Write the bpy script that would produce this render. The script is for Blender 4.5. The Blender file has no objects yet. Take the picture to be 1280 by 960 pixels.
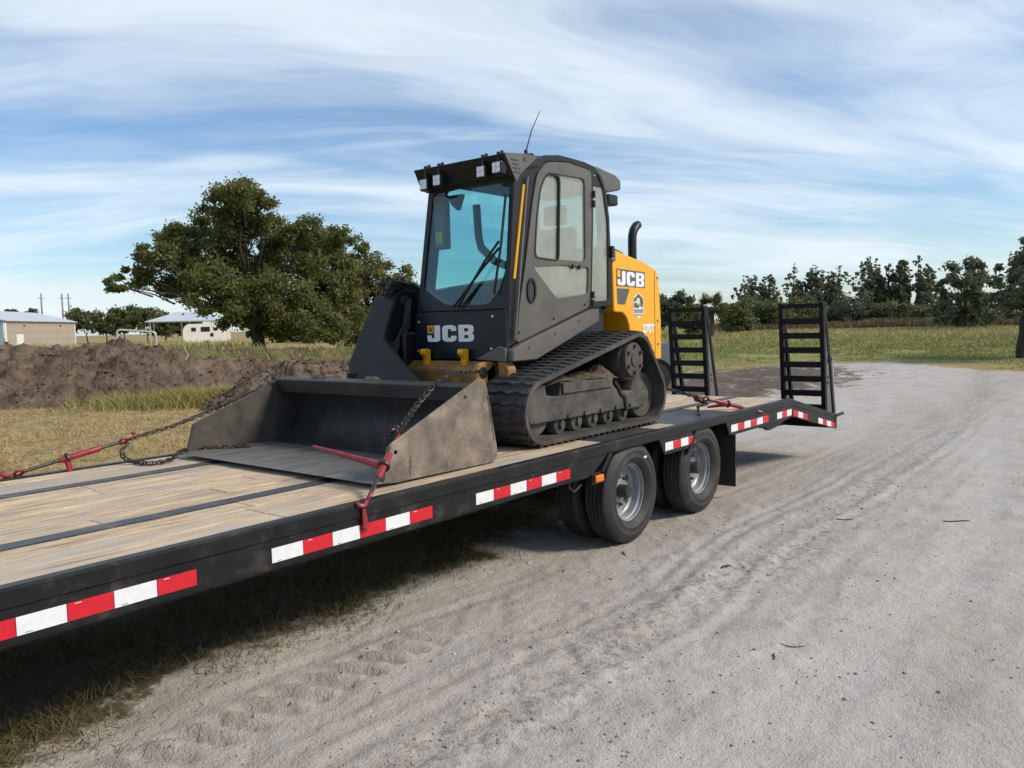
import bpy, bmesh, math, random
import numpy as np
from mathutils import Vector, Matrix
random.seed(7); rng = np.random.default_rng(11)
S = bpy.context.scene
COL = S.collection
R = math.radians
# ---------------------------------------------------------------- camera
CAM = (-5.603, -3.303, 1.794); F_PX = 1013.8
yaw, pitch, roll = .683, .075, -.025
fw = Vector((math.cos(yaw)*math.cos(pitch), math.sin(yaw)*math.cos(pitch), -math.sin(pitch)))
r0 = Vector((math.sin(yaw), -math.cos(yaw), 0)); u0 = r0.cross(fw)
rt = math.cos(roll)*r0 + math.sin(roll)*u0; up = rt.cross(fw)
cd = bpy.data.cameras.new('camera'); cam = bpy.data.objects.new('camera', cd); COL.objects.link(cam)
M = Matrix((rt, up, -fw)).transposed().to_4x4(); M.translation = CAM
cam.matrix_world = M
cd.sensor_width = 36; cd.lens = 36*F_PX/1280; cd.clip_end = 5000; cd.clip_start = .05
S.camera = cam
def ray(px, py):
    d = fw + rt*((px-640)/F_PX) - up*((py-480)/F_PX)
    return d/math.hypot(d.x, d.y)
def at(px, py, D):
    """point D metres (horizontal) from the camera in the direction of a direction measured on the photo"""
    d = ray(px, py); return Vector(CAM) + d*D
# ---------------------------------------------------------------- world, sun, exposure
SUN_EL, SUN_AZ = 38, -62      # azimuth of the sun measured from +X towards +Y
w = bpy.data.worlds.new('World'); S.world = w; w.use_nodes = True
nt = w.node_tree; nt.nodes.clear(); L = nt.links.new
def N(t, **k):
    n = nt.nodes.new(t)
    for a, b in k.items(): setattr(n, a, b)
    return n
sky = N('ShaderNodeTexSky', sky_type='NISHITA', sun_disc=False, sun_elevation=R(SUN_EL), sun_rotation=R(90-SUN_AZ), air_density=1.0, dust_density=.45, ozone_density=1.6)
tc = N('ShaderNodeTexCoord'); sep = N('ShaderNodeSeparateXYZ'); L(tc.outputs['Generated'], sep.inputs[0])
zz = N('ShaderNodeMath', operation='MAXIMUM'); L(sep.outputs[2], zz.inputs[0]); zz.inputs[1].default_value = 0
za = N('ShaderNodeMath', operation='ADD'); L(zz.outputs[0], za.inputs[0]); za.inputs[1].default_value = .17
dx = N('ShaderNodeMath', operation='DIVIDE'); L(sep.outputs[0], dx.inputs[0]); L(za.outputs[0], dx.inputs[1])
dy = N('ShaderNodeMath', operation='DIVIDE'); L(sep.outputs[1], dy.inputs[0]); L(za.outputs[0], dy.inputs[1])
cmb = N('ShaderNodeCombineXYZ'); L(dx.outputs[0], cmb.inputs[0]); L(dy.outputs[0], cmb.inputs[1])
def cloud(rot, scl, warp, scale, detail, lo, hi, seed):
    rm = N('ShaderNodeMapping'); L(cmb.outputs[0], rm.inputs[0]); rm.inputs['Rotation'].default_value = (0, 0, R(rot))
    mp = N('ShaderNodeMapping'); L(rm.outputs[0], mp.inputs[0]); mp.inputs['Scale'].default_value = scl; mp.inputs['Location'].default_value = (seed, seed*.7, 0)
    wn = N('ShaderNodeTexNoise'); L(mp.outputs[0], wn.inputs['Vector']); wn.inputs['Scale'].default_value = .8; wn.inputs['Detail'].default_value = 3
    sb = N('ShaderNodeVectorMath', operation='SUBTRACT'); L(wn.outputs['Color'], sb.inputs[0]); sb.inputs[1].default_value = (.5, .5, .5)
    sc = N('ShaderNodeVectorMath', operation='SCALE'); L(sb.outputs[0], sc.inputs[0]); sc.inputs['Scale'].default_value = warp
    ad = N('ShaderNodeVectorMath', operation='ADD'); L(mp.outputs[0], ad.inputs[0]); L(sc.outputs[0], ad.inputs[1])
    no = N('ShaderNodeTexNoise'); L(ad.outputs[0], no.inputs['Vector']); no.inputs['Scale'].default_value = scale; no.inputs['Detail'].default_value = detail; no.inputs['Roughness'].default_value = .57
    mr = N('ShaderNodeMapRange', interpolation_type='SMOOTHSTEP'); L(no.outputs[0], mr.inputs[0]); mr.inputs[1].default_value = lo; mr.inputs[2].default_value = hi
    return mr
c1 = cloud(34, (.40, .95, 1), 1.4, 1.0, 12, .40, .66, 7.1)
c2 = cloud(50, (.30, 1.4, 1), 1.8, 1.7, 12, .40, .76, 4.4)
mx = N('ShaderNodeMath', operation='MULTIPLY'); L(c2.outputs[0], mx.inputs[0]); mx.inputs[1].default_value = .8
mm = N('ShaderNodeMath', operation='MAXIMUM'); L(c1.outputs[0], mm.inputs[0]); L(mx.outputs[0], mm.inputs[1])
cf = N('ShaderNodeMath', operation='MULTIPLY'); L(mm.outputs[0], cf.inputs[0]); cf.inputs[1].default_value = .9
tn = N('ShaderNodeMix', data_type='RGBA', blend_type='MULTIPLY'); tn.inputs[0].default_value = 1; L(sky.outputs[0], tn.inputs[6]); tn.inputs[7].default_value = (.80, .93, 1.05, 1)
b1 = N('ShaderNodeBackground'); L(tn.outputs[2], b1.inputs[0]); b1.inputs[1].default_value = .076
b2 = N('ShaderNodeBackground'); b2.inputs[0].default_value = (.68, .755, .82, 1); b2.inputs[1].default_value = .71
ms = N('ShaderNodeMixShader'); L(cf.outputs[0], ms.inputs[0]); L(b1.outputs[0], ms.inputs[1]); L(b2.outputs[0], ms.inputs[2])
wo = N('ShaderNodeOutputWorld'); L(ms.outputs[0], wo.inputs[0])
sl = bpy.data.lights.new('sun', 'SUN'); sl.energy = 2.0; sl.angle = R(14); sl.color = (1, .87, .70)
sun = bpy.data.objects.new('sun', sl); COL.objects.link(sun)
sv = Vector((math.cos(R(SUN_AZ))*math.cos(R(SUN_EL)), math.sin(R(SUN_AZ))*math.cos(R(SUN_EL)), math.sin(R(SUN_EL))))
sun.rotation_euler = (-sv).to_track_quat('-Z', 'Y').to_euler(); sun.location = (0, -20, 30)
vs = S.view_settings; vs.view_transform = 'Standard'; vs.look = 'None'; vs.exposure = 0.84; vs.gamma = 1
# ---------------------------------------------------------------- materials
def new_mat(name):
    m = bpy.data.materials.new(name); m.use_nodes = True; t = m.node_tree
    return m, t, t.nodes['Principled BSDF'], t.nodes['Material Output']
def pm(name, c1, c2=None, scale=6, rough=.5, metal=0, bump=0, bscale=40, stretch=(1, 1, 1), lo=.35, hi=.65, spec=.5, dust=None, dscale=3, dlo=.5, dhi=.8, rvar=.1, rnd=0, attr=None, detail=6, bdist=.02):
    m, t, b, o = new_mat(name); L = t.links.new; n = t.nodes.new
    tc = n('ShaderNodeTexCoord'); mp = n('ShaderNodeMapping'); L(tc.outputs['Object'], mp.inputs[0]); mp.inputs['Scale'].default_value = stretch
    if rnd:
        oi = n('ShaderNodeObjectInfo'); ml = n('ShaderNodeMath'); ml.operation = 'MULTIPLY'; L(oi.outputs['Random'], ml.inputs[0]); ml.inputs[1].default_value = 37
        L(ml.outputs[0], mp.inputs['Location'])
    no = n('ShaderNodeTexNoise'); L(mp.outputs[0], no.inputs['Vector']); no.inputs['Scale'].default_value = scale; no.inputs['Detail'].default_value = detail; no.inputs['Roughness'].default_value = .62
    mr = n('ShaderNodeMapRange'); L(no.outputs[0], mr.inputs[0]); mr.inputs[1].default_value = lo; mr.inputs[2].default_value = hi
    mix = n('ShaderNodeMix'); mix.data_type = 'RGBA'; L(mr.outputs[0], mix.inputs[0]); c2 = c2 or tuple(x*.8 for x in c1)
    mix.inputs[6].default_value = (*c1, 1); mix.inputs[7].default_value = (*c2, 1); out = mix.outputs[2]
    if dust:
        d = n('ShaderNodeTexNoise'); L(tc.outputs['Object'], d.inputs['Vector']); d.inputs['Scale'].default_value = dscale; d.inputs['Detail'].default_value = 8; d.inputs['Roughness'].default_value = .7
        dr = n('ShaderNodeMapRange'); L(d.outputs[0], dr.inputs[0]); dr.inputs[1].default_value = dlo; dr.inputs[2].default_value = dhi
        m2 = n('ShaderNodeMix'); m2.data_type = 'RGBA'; L(dr.outputs[0], m2.inputs[0]); L(out, m2.inputs[6]); m2.inputs[7].default_value = (*dust, 1); out = m2.outputs[2]
    if rnd:
        hs = n('ShaderNodeHueSaturation'); L(out, hs.inputs['Color']); r2 = n('ShaderNodeMapRange'); L(oi.outputs['Random'], r2.inputs[0]); r2.inputs[3].default_value = 1-rnd; r2.inputs[4].default_value = 1+rnd; L(r2.outputs[0], hs.inputs['Value']); out = hs.outputs[0]
    if attr:
        at_ = n('ShaderNodeAttribute'); at_.attribute_name = 'rnd'; m3 = n('ShaderNodeMix'); m3.data_type = 'RGBA'; L(at_.outputs['Fac'], m3.inputs[0]); L(out, m3.inputs[6]); m3.inputs[7].default_value = (*attr, 1); out = m3.outputs[2]
    L(out, b.inputs['Base Color'])
    rr = n('ShaderNodeMapRange'); L(no.outputs[0], rr.inputs[0]); rr.inputs[3].default_value = max(0, rough-rvar); rr.inputs[4].default_value = min(1, rough+rvar); L(rr.outputs[0], b.inputs['Roughness'])
    b.inputs['Metallic'].default_value = metal; b.inputs['Specular IOR Level'].default_value = spec
    if bump:
        bn = n('ShaderNodeTexNoise'); L(mp.outputs[0], bn.inputs['Vector']); bn.inputs['Scale'].default_value = bscale; bn.inputs['Detail'].default_value = 5
        bp = n('ShaderNodeBump'); L(bn.outputs[0], bp.inputs['Height']); bp.inputs['Strength'].default_value = bump; bp.inputs['Distance'].default_value = bdist; L(bp.outputs[0], b.inputs['Normal'])
    return m
def leaf_mat(name, c1, c2, scale=.5, trans=.25):
    m = pm(name, c1, c2, scale=scale, rough=.55, rvar=.08, attr=tuple(x*1.7 for x in c2), spec=.3)
    t = m.node_tree; b = t.nodes['Principled BSDF']; o = t.nodes['Material Output']
    tr = t.nodes.new('ShaderNodeBsdfTranslucent'); mx = t.nodes.new('ShaderNodeMixShader'); mx.inputs[0].default_value = trans
    src = b.inputs['Base Color'].links[0].from_socket
    t.links.new(src, tr.inputs[0]); t.links.new(b.outputs[0], mx.inputs[1]); t.links.new(tr.outputs[0], mx.inputs[2]); t.links.new(mx.outputs[0], o.inputs[0])
    return m
def glass_mat(name, tint, refl, rough=.02, film=None, filmf=0):
    m, t, b, o = new_mat(name); n = t.nodes.new; L = t.links.new
    tr = n('ShaderNodeBsdfTransparent'); tr.inputs[0].default_value = (*tint, 1)
    gl = n('ShaderNodeBsdfGlossy'); gl.inputs['Roughness'].default_value = rough; gl.inputs[0].default_value = (1, 1, 1, 1)
    fr = n('ShaderNodeLayerWeight'); pw = n('ShaderNodeMath'); pw.operation = 'POWER'; L(fr.outputs['Facing'], pw.inputs[0]); pw.inputs[1].default_value = 4
    ad = n('ShaderNodeMath'); ad.operation = 'MULTIPLY_ADD'; L(pw.outputs[0], ad.inputs[0]); ad.inputs[1].default_value = .8; ad.inputs[2].default_value = refl; ad.use_clamp = True
    mx = n('ShaderNodeMixShader'); L(ad.outputs[0], mx.inputs[0]); L(tr.outputs[0], mx.inputs[1]); L(gl.outputs[0], mx.inputs[2]); last = mx
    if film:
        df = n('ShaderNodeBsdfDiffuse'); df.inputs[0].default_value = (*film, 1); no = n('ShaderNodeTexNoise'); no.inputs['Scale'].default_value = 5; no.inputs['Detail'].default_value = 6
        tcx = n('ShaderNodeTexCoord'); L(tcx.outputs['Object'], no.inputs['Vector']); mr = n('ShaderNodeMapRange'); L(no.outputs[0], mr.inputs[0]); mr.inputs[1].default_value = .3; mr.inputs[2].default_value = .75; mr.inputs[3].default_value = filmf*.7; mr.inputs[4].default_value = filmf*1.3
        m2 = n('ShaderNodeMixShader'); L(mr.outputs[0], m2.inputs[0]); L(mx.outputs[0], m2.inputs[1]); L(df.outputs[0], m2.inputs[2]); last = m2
    L(last.outputs[0], o.inputs[0]); return m
DUST = (.20, .165, .13)
MT = dict(
 black=pm('black paint', (.008, .008, .009), (.014, .014, .014), scale=5, rough=.40, rvar=.15, spec=.3, bump=.05, bscale=60, dust=(.085, .077, .068), dlo=.54, dhi=.86, dscale=5),
 ramp=pm('ramp black paint', (.006, .006, .008), (.010, .010, .011), scale=8, rough=.5, spec=.2, dust=(.04, .036, .032), dlo=.6, dhi=.95),
 rampplate=pm('lit grey ramp plate', (.17, .16, .145), (.10, .095, .09), scale=6, rough=.6, bump=.08, dust=(.05, .05, .05), dlo=.55, dhi=.8, dscale=7),  # paler than the ramp paint: light on the side plates put into the colour
 navy=pm('dark blue black paint', (.006, .010, .018), (.009, .013, .021), scale=4, rough=.36, spec=.35, rvar=.1, dust=(.06, .06, .06), dlo=.62, dhi=1.0),
 cabgrey=pm('dusty charcoal paint', (.112, .101, .088), (.082, .075, .067), scale=3.5, rough=.4, rvar=.12, dust=(.15, .135, .115), dlo=.47, dhi=.9, bump=.02),
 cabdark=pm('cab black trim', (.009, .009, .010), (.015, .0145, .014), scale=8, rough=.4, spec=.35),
 armblack=pm('charcoal boom paint', (.007, .0075, .009), (.011, .011, .012), scale=5, rough=.45, spec=.3, dust=(.04, .037, .034), dlo=.56, dhi=.98),
 yellow=pm('yellow paint', (.86, .40, .012), (.80, .36, .010), scale=3, rough=.35, rvar=.1, dust=(.45, .24, .06), dlo=.62, dhi=.95),
 yellowdirty=pm('dirty yellow paint', (.50, .22, .02), (.28, .14, .03), scale=7, rough=.55, dust=(.12, .09, .06), dlo=.38, dhi=.66, dscale=6),
 rubber=pm('track rubber', (.018, .018, .021), (.03, .029, .029), scale=9, rough=.62, bump=.25, bscale=50, dust=(.12, .105, .09), dlo=.5, dhi=.82, dscale=5),
 rubberside=pm('dusty track rubber', (.045, .041, .037), (.030, .028, .027), scale=6, rough=.8, bump=.3, bscale=40, dust=(.15, .13, .11), dlo=.45, dhi=.75),
 tyre=pm('tyre rubber', (.016, .016, .017), (.025, .024, .024), scale=7, rough=.66, bump=.08, bscale=70, dust=(.075, .068, .06), dlo=.5, dhi=.85),
 rim=pm('grey wheel paint', (.33, .35, .37), (.24, .255, .27), scale=9, rough=.38, metal=.25, dust=(.14, .12, .10), dlo=.52, dhi=.8, dscale=8),
 hub=pm('dark hub', (.02, .02, .022), (.05, .045, .04), scale=9, rough=.5),
 frame=pm('dusty undercarriage', (.056, .053, .049), (.036, .034, .032), scale=7, rough=.72, bump=.25, bscale=30, dust=(.13, .115, .095), dlo=.42, dhi=.75, dscale=5),
 mud=pm('caked mud', (.12, .095, .07), (.06, .048, .036), scale=14, rough=.95, bump=.8, bscale=35),
 bucketin=pm('worn bucket steel', (.026, .028, .032), (.05, .049, .048), scale=5, rough=.5, metal=.35, bump=.15, bscale=45, dust=(.12, .105, .09), dlo=.55, dhi=.9, dscale=6),
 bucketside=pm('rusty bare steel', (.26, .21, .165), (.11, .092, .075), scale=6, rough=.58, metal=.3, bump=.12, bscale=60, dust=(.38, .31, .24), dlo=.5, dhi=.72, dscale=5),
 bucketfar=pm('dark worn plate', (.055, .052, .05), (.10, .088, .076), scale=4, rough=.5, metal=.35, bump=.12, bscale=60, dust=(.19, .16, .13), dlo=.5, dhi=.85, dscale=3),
 floorplate=pm('scoured steel floor', (.24, .23, .215), (.13, .125, .12), scale=5, rough=.48, metal=.45, bump=.1, bscale=50, stretch=(1, 3, 1), dust=(.28, .23, .18), dlo=.55, dhi=.85),
 red=pm('red binder paint', (.36, .022, .03), (.22, .018, .022), scale=20, rough=.45, dust=(.06, .035, .03), dlo=.52, dhi=.75, dscale=25),
 chain=pm('dark chain steel', (.045, .042, .04), (.09, .08, .07), scale=30, rough=.48, metal=.7),
 tapered=pm('red reflective tape', (.62, .012, .028), (.52, .012, .024), scale=25, rough=.35, dust=(.28, .05, .05), dlo=.6, dhi=.9, dscale=9),
 tapewhite=pm('white reflective tape', (.78, .80, .82), (.68, .70, .72), scale=25, rough=.35, dust=(.42, .39, .36), dlo=.58, dhi=.9, dscale=9),
 white=pm('white print', (.80, .82, .84), (.72, .74, .76), scale=12, rough=.45),
 greysticker=pm('dark grey print', (.10, .095, .085), (.08, .078, .07), scale=8, rough=.45),
 sticker=pm('badge white print', (.66, .66, .64), (.56, .56, .55), scale=12, rough=.45),
 amber=pm('amber lens', (.85, .22, .01), (.7, .16, .01), scale=30, rough=.2, bump=.3, bscale=120),
 lens=pm('lamp lens', (.62, .64, .63), (.45, .47, .47), scale=30, rough=.15, metal=.3),
 chrome=pm('chromed rod', (.75, .76, .78), None, rough=.15, metal=1),
 plate=pm('black tread plate', (.035, .036, .04), (.06, .058, .056), scale=6, rough=.42, bump=.5, bscale=70, dust=(.17, .15, .12), dlo=.55, dhi=.85),
 seat=pm('seat cloth', (.05, .05, .055), (.035, .035, .04), scale=20, rough=.9),
 hose=pm('hydraulic hose', (.018, .018, .018), (.03, .03, .03), rough=.5),
 bark=pm('bark', (.10, .085, .07), (.05, .043, .036), scale=5, rough=.95, bump=.6, bscale=14, stretch=(1, 1, .3)),
 barkdark=pm('dark bark', (.05, .043, .036), (.03, .026, .022), scale=5, rough=.95, bump=.5, bscale=14, stretch=(1, 1, .3)),
 leafA=leaf_mat('olive green leaves', (.095, .115, .036), (.155, .162, .052), .45, .45),
 leafB=leaf_mat('light olive leaves', (.12, .125, .042), (.16, .155, .058), .3),
 leafC=leaf_mat('casuarina needles', (.10, .12, .076), (.135, .15, .09), .3, .45),
 leafD=leaf_mat('hedge leaves', (.085, .108, .040), (.13, .14, .056), .25, .35),
 leafP=leaf_mat('palm fronds', (.055, .075, .030), (.085, .10, .045), .4),
 drygrass=pm('dry mown grass', (.46, .33, .15), (.26, .225, .08), scale=.55, rough=.8, attr=(.58, .45, .24), spec=.2),
 greengrass=pm('green grass', (.18, .20, .045), (.31, .28, .085), scale=.7, rough=.7, attr=(.40, .33, .14), spec=.2),
 fieldgrass=pm('tall pale field grass', (.42, .36, .15), (.25, .27, .09), scale=.06, rough=.8, attr=(.46, .38, .20), spec=.2),
 edgegrass=pm('short green field grass', (.17, .23, .055), (.25, .27, .085), scale=.15, rough=.8, attr=(.30, .27, .11), spec=.2),
 darkgrass=pm('dark grass blades', (.085, .085, .032), (.13, .105, .05), scale=1.2, rough=.85, attr=(.19, .155, .08), spec=.2),
 weeds=pm('reddish weeds', (.17, .135, .065), (.12, .125, .05), scale=.1, rough=.9, attr=(.17, .11, .07)),
 barnwall=pm('tan corrugated sheet', (.40, .35, .28), (.36, .31, .25), scale=.6, rough=.6),
 barnshadow=pm('shadow blue sheet', (.32, .42, .52), (.28, .37, .46), scale=.6, rough=.6),  # end of the shed away from the light, blue shadow put into its colour
 roofmetal=pm('pale metal roof', (.56, .60, .66), (.50, .54, .60), scale=.4, rough=.4, metal=.2),
 whitepaint=pm('white paint', (.78, .77, .72), (.70, .68, .62), scale=1, rough=.5),
 cream=pm('cream caravan skin', (.84, .82, .74), (.78, .75, .66), scale=.9, rough=.5),
 darkglass=pm('dark window glass', (.015, .017, .02), None, rough=.1),
 galv=pm('galvanised pipe', (.55, .56, .56), (.45, .46, .46), scale=3, rough=.4, metal=.3),
 pole=pm('weathered pole', (.30, .29, .28), (.24, .23, .22), scale=1, rough=.9),
 carpaint=pm('grey car paint', (.22, .235, .25), (.19, .205, .22), scale=1, rough=.3, metal=.5),
 stone=pm('pebble', (.16, .15, .145), (.34, .33, .32), scale=3, rough=.85, attr=(.55, .54, .53)),
 twig=pm('dry twig', (.075, .06, .045), (.045, .036, .028), scale=20, rough=.9),
 root=pm('pale root', (.45, .40, .33), (.35, .3, .25), scale=4, rough=.9),
)
def wood_mat():
    m, t, b, o = new_mat('weathered deck wood'); n = t.nodes.new; L = t.links.new
    tc = n('ShaderNodeTexCoord'); oi = n('ShaderNodeObjectInfo'); ml = n('ShaderNodeMath'); ml.operation = 'MULTIPLY'; L(oi.outputs['Random'], ml.inputs[0]); ml.inputs[1].default_value = 53
    cb = n('ShaderNodeCombineXYZ'); L(ml.outputs[0], cb.inputs[0]); L(ml.outputs[0], cb.inputs[1])
    ad = n('ShaderNodeVectorMath'); L(tc.outputs['Object'], ad.inputs[0]); L(cb.outputs[0], ad.inputs[1])
    mp = n('ShaderNodeMapping'); L(ad.outputs[0], mp.inputs[0]); mp.inputs['Scale'].default_value = (1.5, 11, 11)
    g = n('ShaderNodeTexNoise'); L(mp.outputs[0], g.inputs['Vector']); g.inputs['Scale'].default_value = 2.2; g.inputs['Detail'].default_value = 9; g.inputs['Roughness'].default_value = .68; g.inputs['Distortion'].default_value = .6
    cr = n('ShaderNodeValToRGB'); L(g.outputs[0], cr.inputs[0]); e = cr.color_ramp.elements
    e[0].position = .30; e[0].color = (.20, .145, .095, 1); e[1].position = .70; e[1].color = (.74, .60, .43, 1)
    x = cr.color_ramp.elements.new(.40); x.color = (.41, .31, .205, 1); x = cr.color_ramp.elements.new(.55); x.color = (.60, .465, .315, 1)
    gr = n('ShaderNodeTexNoise'); L(ad.outputs[0], gr.inputs['Vector']); gr.inputs['Scale'].default_value = 1.3; gr.inputs['Detail'].default_value = 6; gr.inputs['Roughness'].default_value = .6
    mr = n('ShaderNodeMapRange'); L(gr.outputs[0], mr.inputs[0]); mr.inputs[1].default_value = .42; mr.inputs[2].default_value = .62
    mx = n('ShaderNodeMix'); mx.data_type = 'RGBA'; L(mr.outputs[0], mx.inputs[0]); L(cr.outputs[0], mx.inputs[6]); mx.inputs[7].default_value = (.43, .375, .31, 1)
    mp2 = n('ShaderNodeMapping'); L(ad.outputs[0], mp2.inputs[0]); mp2.inputs['Scale'].default_value = (.9, 26, 1)
    st = n('ShaderNodeTexNoise'); L(mp2.outputs[0], st.inputs['Vector']); st.inputs['Scale'].default_value = 1.5; st.inputs['Detail'].default_value = 4
    sr = n('ShaderNodeMapRange'); L(st.outputs[0], sr.inputs[0]); sr.inputs[1].default_value = .6; sr.inputs[2].default_value = .72
    mx2 = n('ShaderNodeMix'); mx2.data_type = 'RGBA'; mx2.blend_type = 'MULTIPLY'; ms_ = n('ShaderNodeMath'); ms_.operation = 'MULTIPLY'; L(sr.outputs[0], ms_.inputs[0]); ms_.inputs[1].default_value = .85; L(ms_.outputs[0], mx2.inputs[0]); L(mx.outputs[2], mx2.inputs[6]); mx2.inputs[7].default_value = (.36, .28, .22, 1)
    hs = n('ShaderNodeHueSaturation'); L(mx2.outputs[2], hs.inputs['Color']); r2 = n('ShaderNodeMapRange'); L(oi.outputs['Random'], r2.inputs[0]); r2.inputs[3].default_value = .93; r2.inputs[4].default_value = 1.06; L(r2.outputs[0], hs.inputs['Value'])
    L(hs.outputs[0], b.inputs['Base Color']); b.inputs['Roughness'].default_value = .78; b.inputs['Specular IOR Level'].default_value = .25
    bp = n('ShaderNodeBump'); L(g.outputs[0], bp.inputs['Height']); bp.inputs['Strength'].default_value = .35; bp.inputs['Distance'].default_value = .008; L(bp.outputs[0], b.inputs['Normal'])
    return m
MT['wood'] = wood_mat()
MT['windscreen'] = glass_mat('tinted windscreen', (.68, .88, .89), .05)
MT['sideglass'] = glass_mat('painted sheen side glass', (.74, .84, .80), .10, .03, (.50, .51, .44), .36)  # pale diffuse film paints a sky reflection onto the panes
# ---------------------------------------------------------------- mesh helpers
def tag(o, label=None, cat=None, group=None, kind=None):
    if label: o['label'] = label
    if cat: o['category'] = cat
    if group: o['group'] = group
    if kind: o['kind'] = kind
    return o
def link(name, me, mat, parent=None, smooth=False, bevel=0, seg=1):
    o = bpy.data.objects.new(name, me); COL.objects.link(o)
    if mat is not None and not me.materials: me.materials.append(MT[mat] if isinstance(mat, str) else mat)
    if parent is not None:
        o.parent = parent
        if parent.type == 'EMPTY': o.matrix_parent_inverse = Matrix.Translation(-Vector(parent.location))
    if smooth:
        me.shade_smooth()
        me.set_sharp_from_angle(angle=R(38))
    if bevel:
        b = o.modifiers.new('bevel', 'BEVEL'); b.width = bevel; b.segments = seg; b.limit_method = 'ANGLE'; b.angle_limit = R(40)
    return o
def root(name, loc, label, cat, group=None):
    o = bpy.data.objects.new(name, None); COL.objects.link(o); o.location = loc; o.empty_display_size = .2
    return tag(o, label, cat, group)
class MB:
    def __init__(s): s.v = []; s.f = []
    def add(s, vs, fs):
        k = len(s.v); s.v += [tuple(v) for v in vs]; s.f += [tuple(i+k for i in f) for f in fs]; return s
    def box(s, x0, x1, y0, y1, z0, z1):
        v = [(x, y, z) for x in (x0, x1) for y in (y0, y1) for z in (z0, z1)]
        return s.add(v, [(0, 1, 3, 2), (4, 6, 7, 5), (0, 4, 5, 1), (2, 3, 7, 6), (0, 2, 6, 4), (1, 5, 7, 3)])
    def prism(s, pts, axis, a, b, shear=None):
        """polygon in the two other axes (x,z for axis y; y,z for axis x; x,y for axis z) swept from a to b"""
        n = len(pts)
        def P(p, c):
            return (c, p[0], p[1]) if axis == 'x' else (p[0], c, p[1]) if axis == 'y' else (p[0], p[1], c)
        v = [P(p, a) for p in pts] + [P(p, b) for p in pts]
        f = [tuple(range(n))[::-1], tuple(range(n, 2*n))] + [(i, (i+1) % n, n+(i+1) % n, n+i) for i in range(n)]
        return s.add(v, f)
    def tube(s, path, r, n=8, cap=True):
        path = [Vector(p) for p in path]; rs = r if isinstance(r, (list, tuple)) else [r]*len(path)
        k = len(s.v); prev = None
        for i, p in enumerate(path):
            t = (path[min(i+1, len(path)-1)] - path[max(i-1, 0)]).normalized()
            if prev is None: a = t.orthogonal().normalized()
            else:
                a = prev - t*prev.dot(t); a = a.normalized() if a.length > 1e-6 else t.orthogonal().normalized()
            prev = a; b = t.cross(a)
            for j in range(n):
                q = p + (a*math.cos(2*math.pi*j/n) + b*math.sin(2*math.pi*j/n))*rs[i]; s.v.append(tuple(q))
        for i in range(len(path)-1):
            for j in range(n):
                s.f.append((k+i*n+j, k+i*n+(j+1) % n, k+(i+1)*n+(j+1) % n, k+(i+1)*n+j))
        if cap: s.f.append(tuple(k+j for j in range(n))[::-1]); s.f.append(tuple(k+(len(path)-1)*n+j for j in range(n)))
        return s
    def lathe(s, prof, c, n=40, axis='y', close=False):
        """prof: (radius, axial) pairs"""
        k = len(s.v); m = len(prof)
        for (r, a) in prof:
            for j in range(n):
                th = 2*math.pi*j/n; x, z = r*math.cos(th), r*math.sin(th)
                s.v.append((c[0]+x, c[1]+a, c[2]+z) if axis == 'y' else (c[0]+a, c[1]+x, c[2]+z) if axis == 'x' else (c[0]+x, c[1]+z, c[2]+a))
        for i in range(m-1 if not close else m):
            for j in range(n):
                i2 = (i+1) % m; s.f.append((k+i*n+j, k+i*n+(j+1) % n, k+i2*n+(j+1) % n, k+i2*n+j))
        return s
    def mesh(s, name):
        me = bpy.data.meshes.new(name); me.from_pydata(s.v, [], s.f); bm = bmesh.new(); bm.from_mesh(me); bmesh.ops.recalc_face_normals(bm, faces=bm.faces); bm.to_mesh(me); bm.free(); return me
    def build(s, name, mat, parent=None, smooth=False, bevel=0, seg=1): return link(name, s.mesh(name), mat, parent, smooth, bevel, seg)
def plate_mesh(name, outer, holes, mapf, thick):
    """flat plate with holes: mapf(u, v, d) -> xyz, d in 0..thick"""
    bm = bmesh.new(); loops = []
    for lp in [outer]+list(holes):
        vs_ = [bm.verts.new((p[0], p[1], 0)) for p in lp]; loops.append(vs_)
        for i in range(len(vs_)): bm.edges.new((vs_[i], vs_[(i+1) % len(vs_)]))
    bmesh.ops.triangle_fill(bm, use_beauty=True, use_dissolve=False, edges=bm.edges[:])
    top = [[v.co.copy() for v in f.verts] for f in bm.faces]; bm.verts.index_update()
    idx = {}; V = []; Fc = []
    def vid(c, d):
        k = (round(c[0], 5), round(c[1], 5), d)
        if k not in idx: idx[k] = len(V); V.append(mapf(c[0], c[1], d*thick))
        return idx[k]
    for t in top:
        Fc.append([vid(c, 0) for c in t]); Fc.append([vid(c, 1) for c in t][::-1])
    for lp in [outer]+list(holes):
        for i in range(len(lp)):
            a, b = lp[i], lp[(i+1) % len(lp)]; Fc.append([vid(a, 0), vid(b, 0), vid(b, 1), vid(a, 1)])
    bm.free(); me = bpy.data.meshes.new(name); me.from_pydata(V, [], Fc); b2 = bmesh.new(); b2.from_mesh(me); bmesh.ops.recalc_face_normals(b2, faces=b2.faces); b2.to_mesh(me); b2.free(); return me
def rounded(pts, r, n=4):
    out = []; m = len(pts)
    for i in range(m):
        p = Vector(pts[i]).to_2d(); a = (Vector(pts[i-1]).to_2d()-p); b = (Vector(pts[(i+1) % m]).to_2d()-p)
        rr = min(r, a.length*.45, b.length*.45); p0 = p+a.normalized()*rr; p1 = p+b.normalized()*rr
        for k in range(n+1):
            t = k/n; out.append(tuple(p0*(1-t)**2+p*2*t*(1-t)+p1*t*t))
    return out
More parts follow.
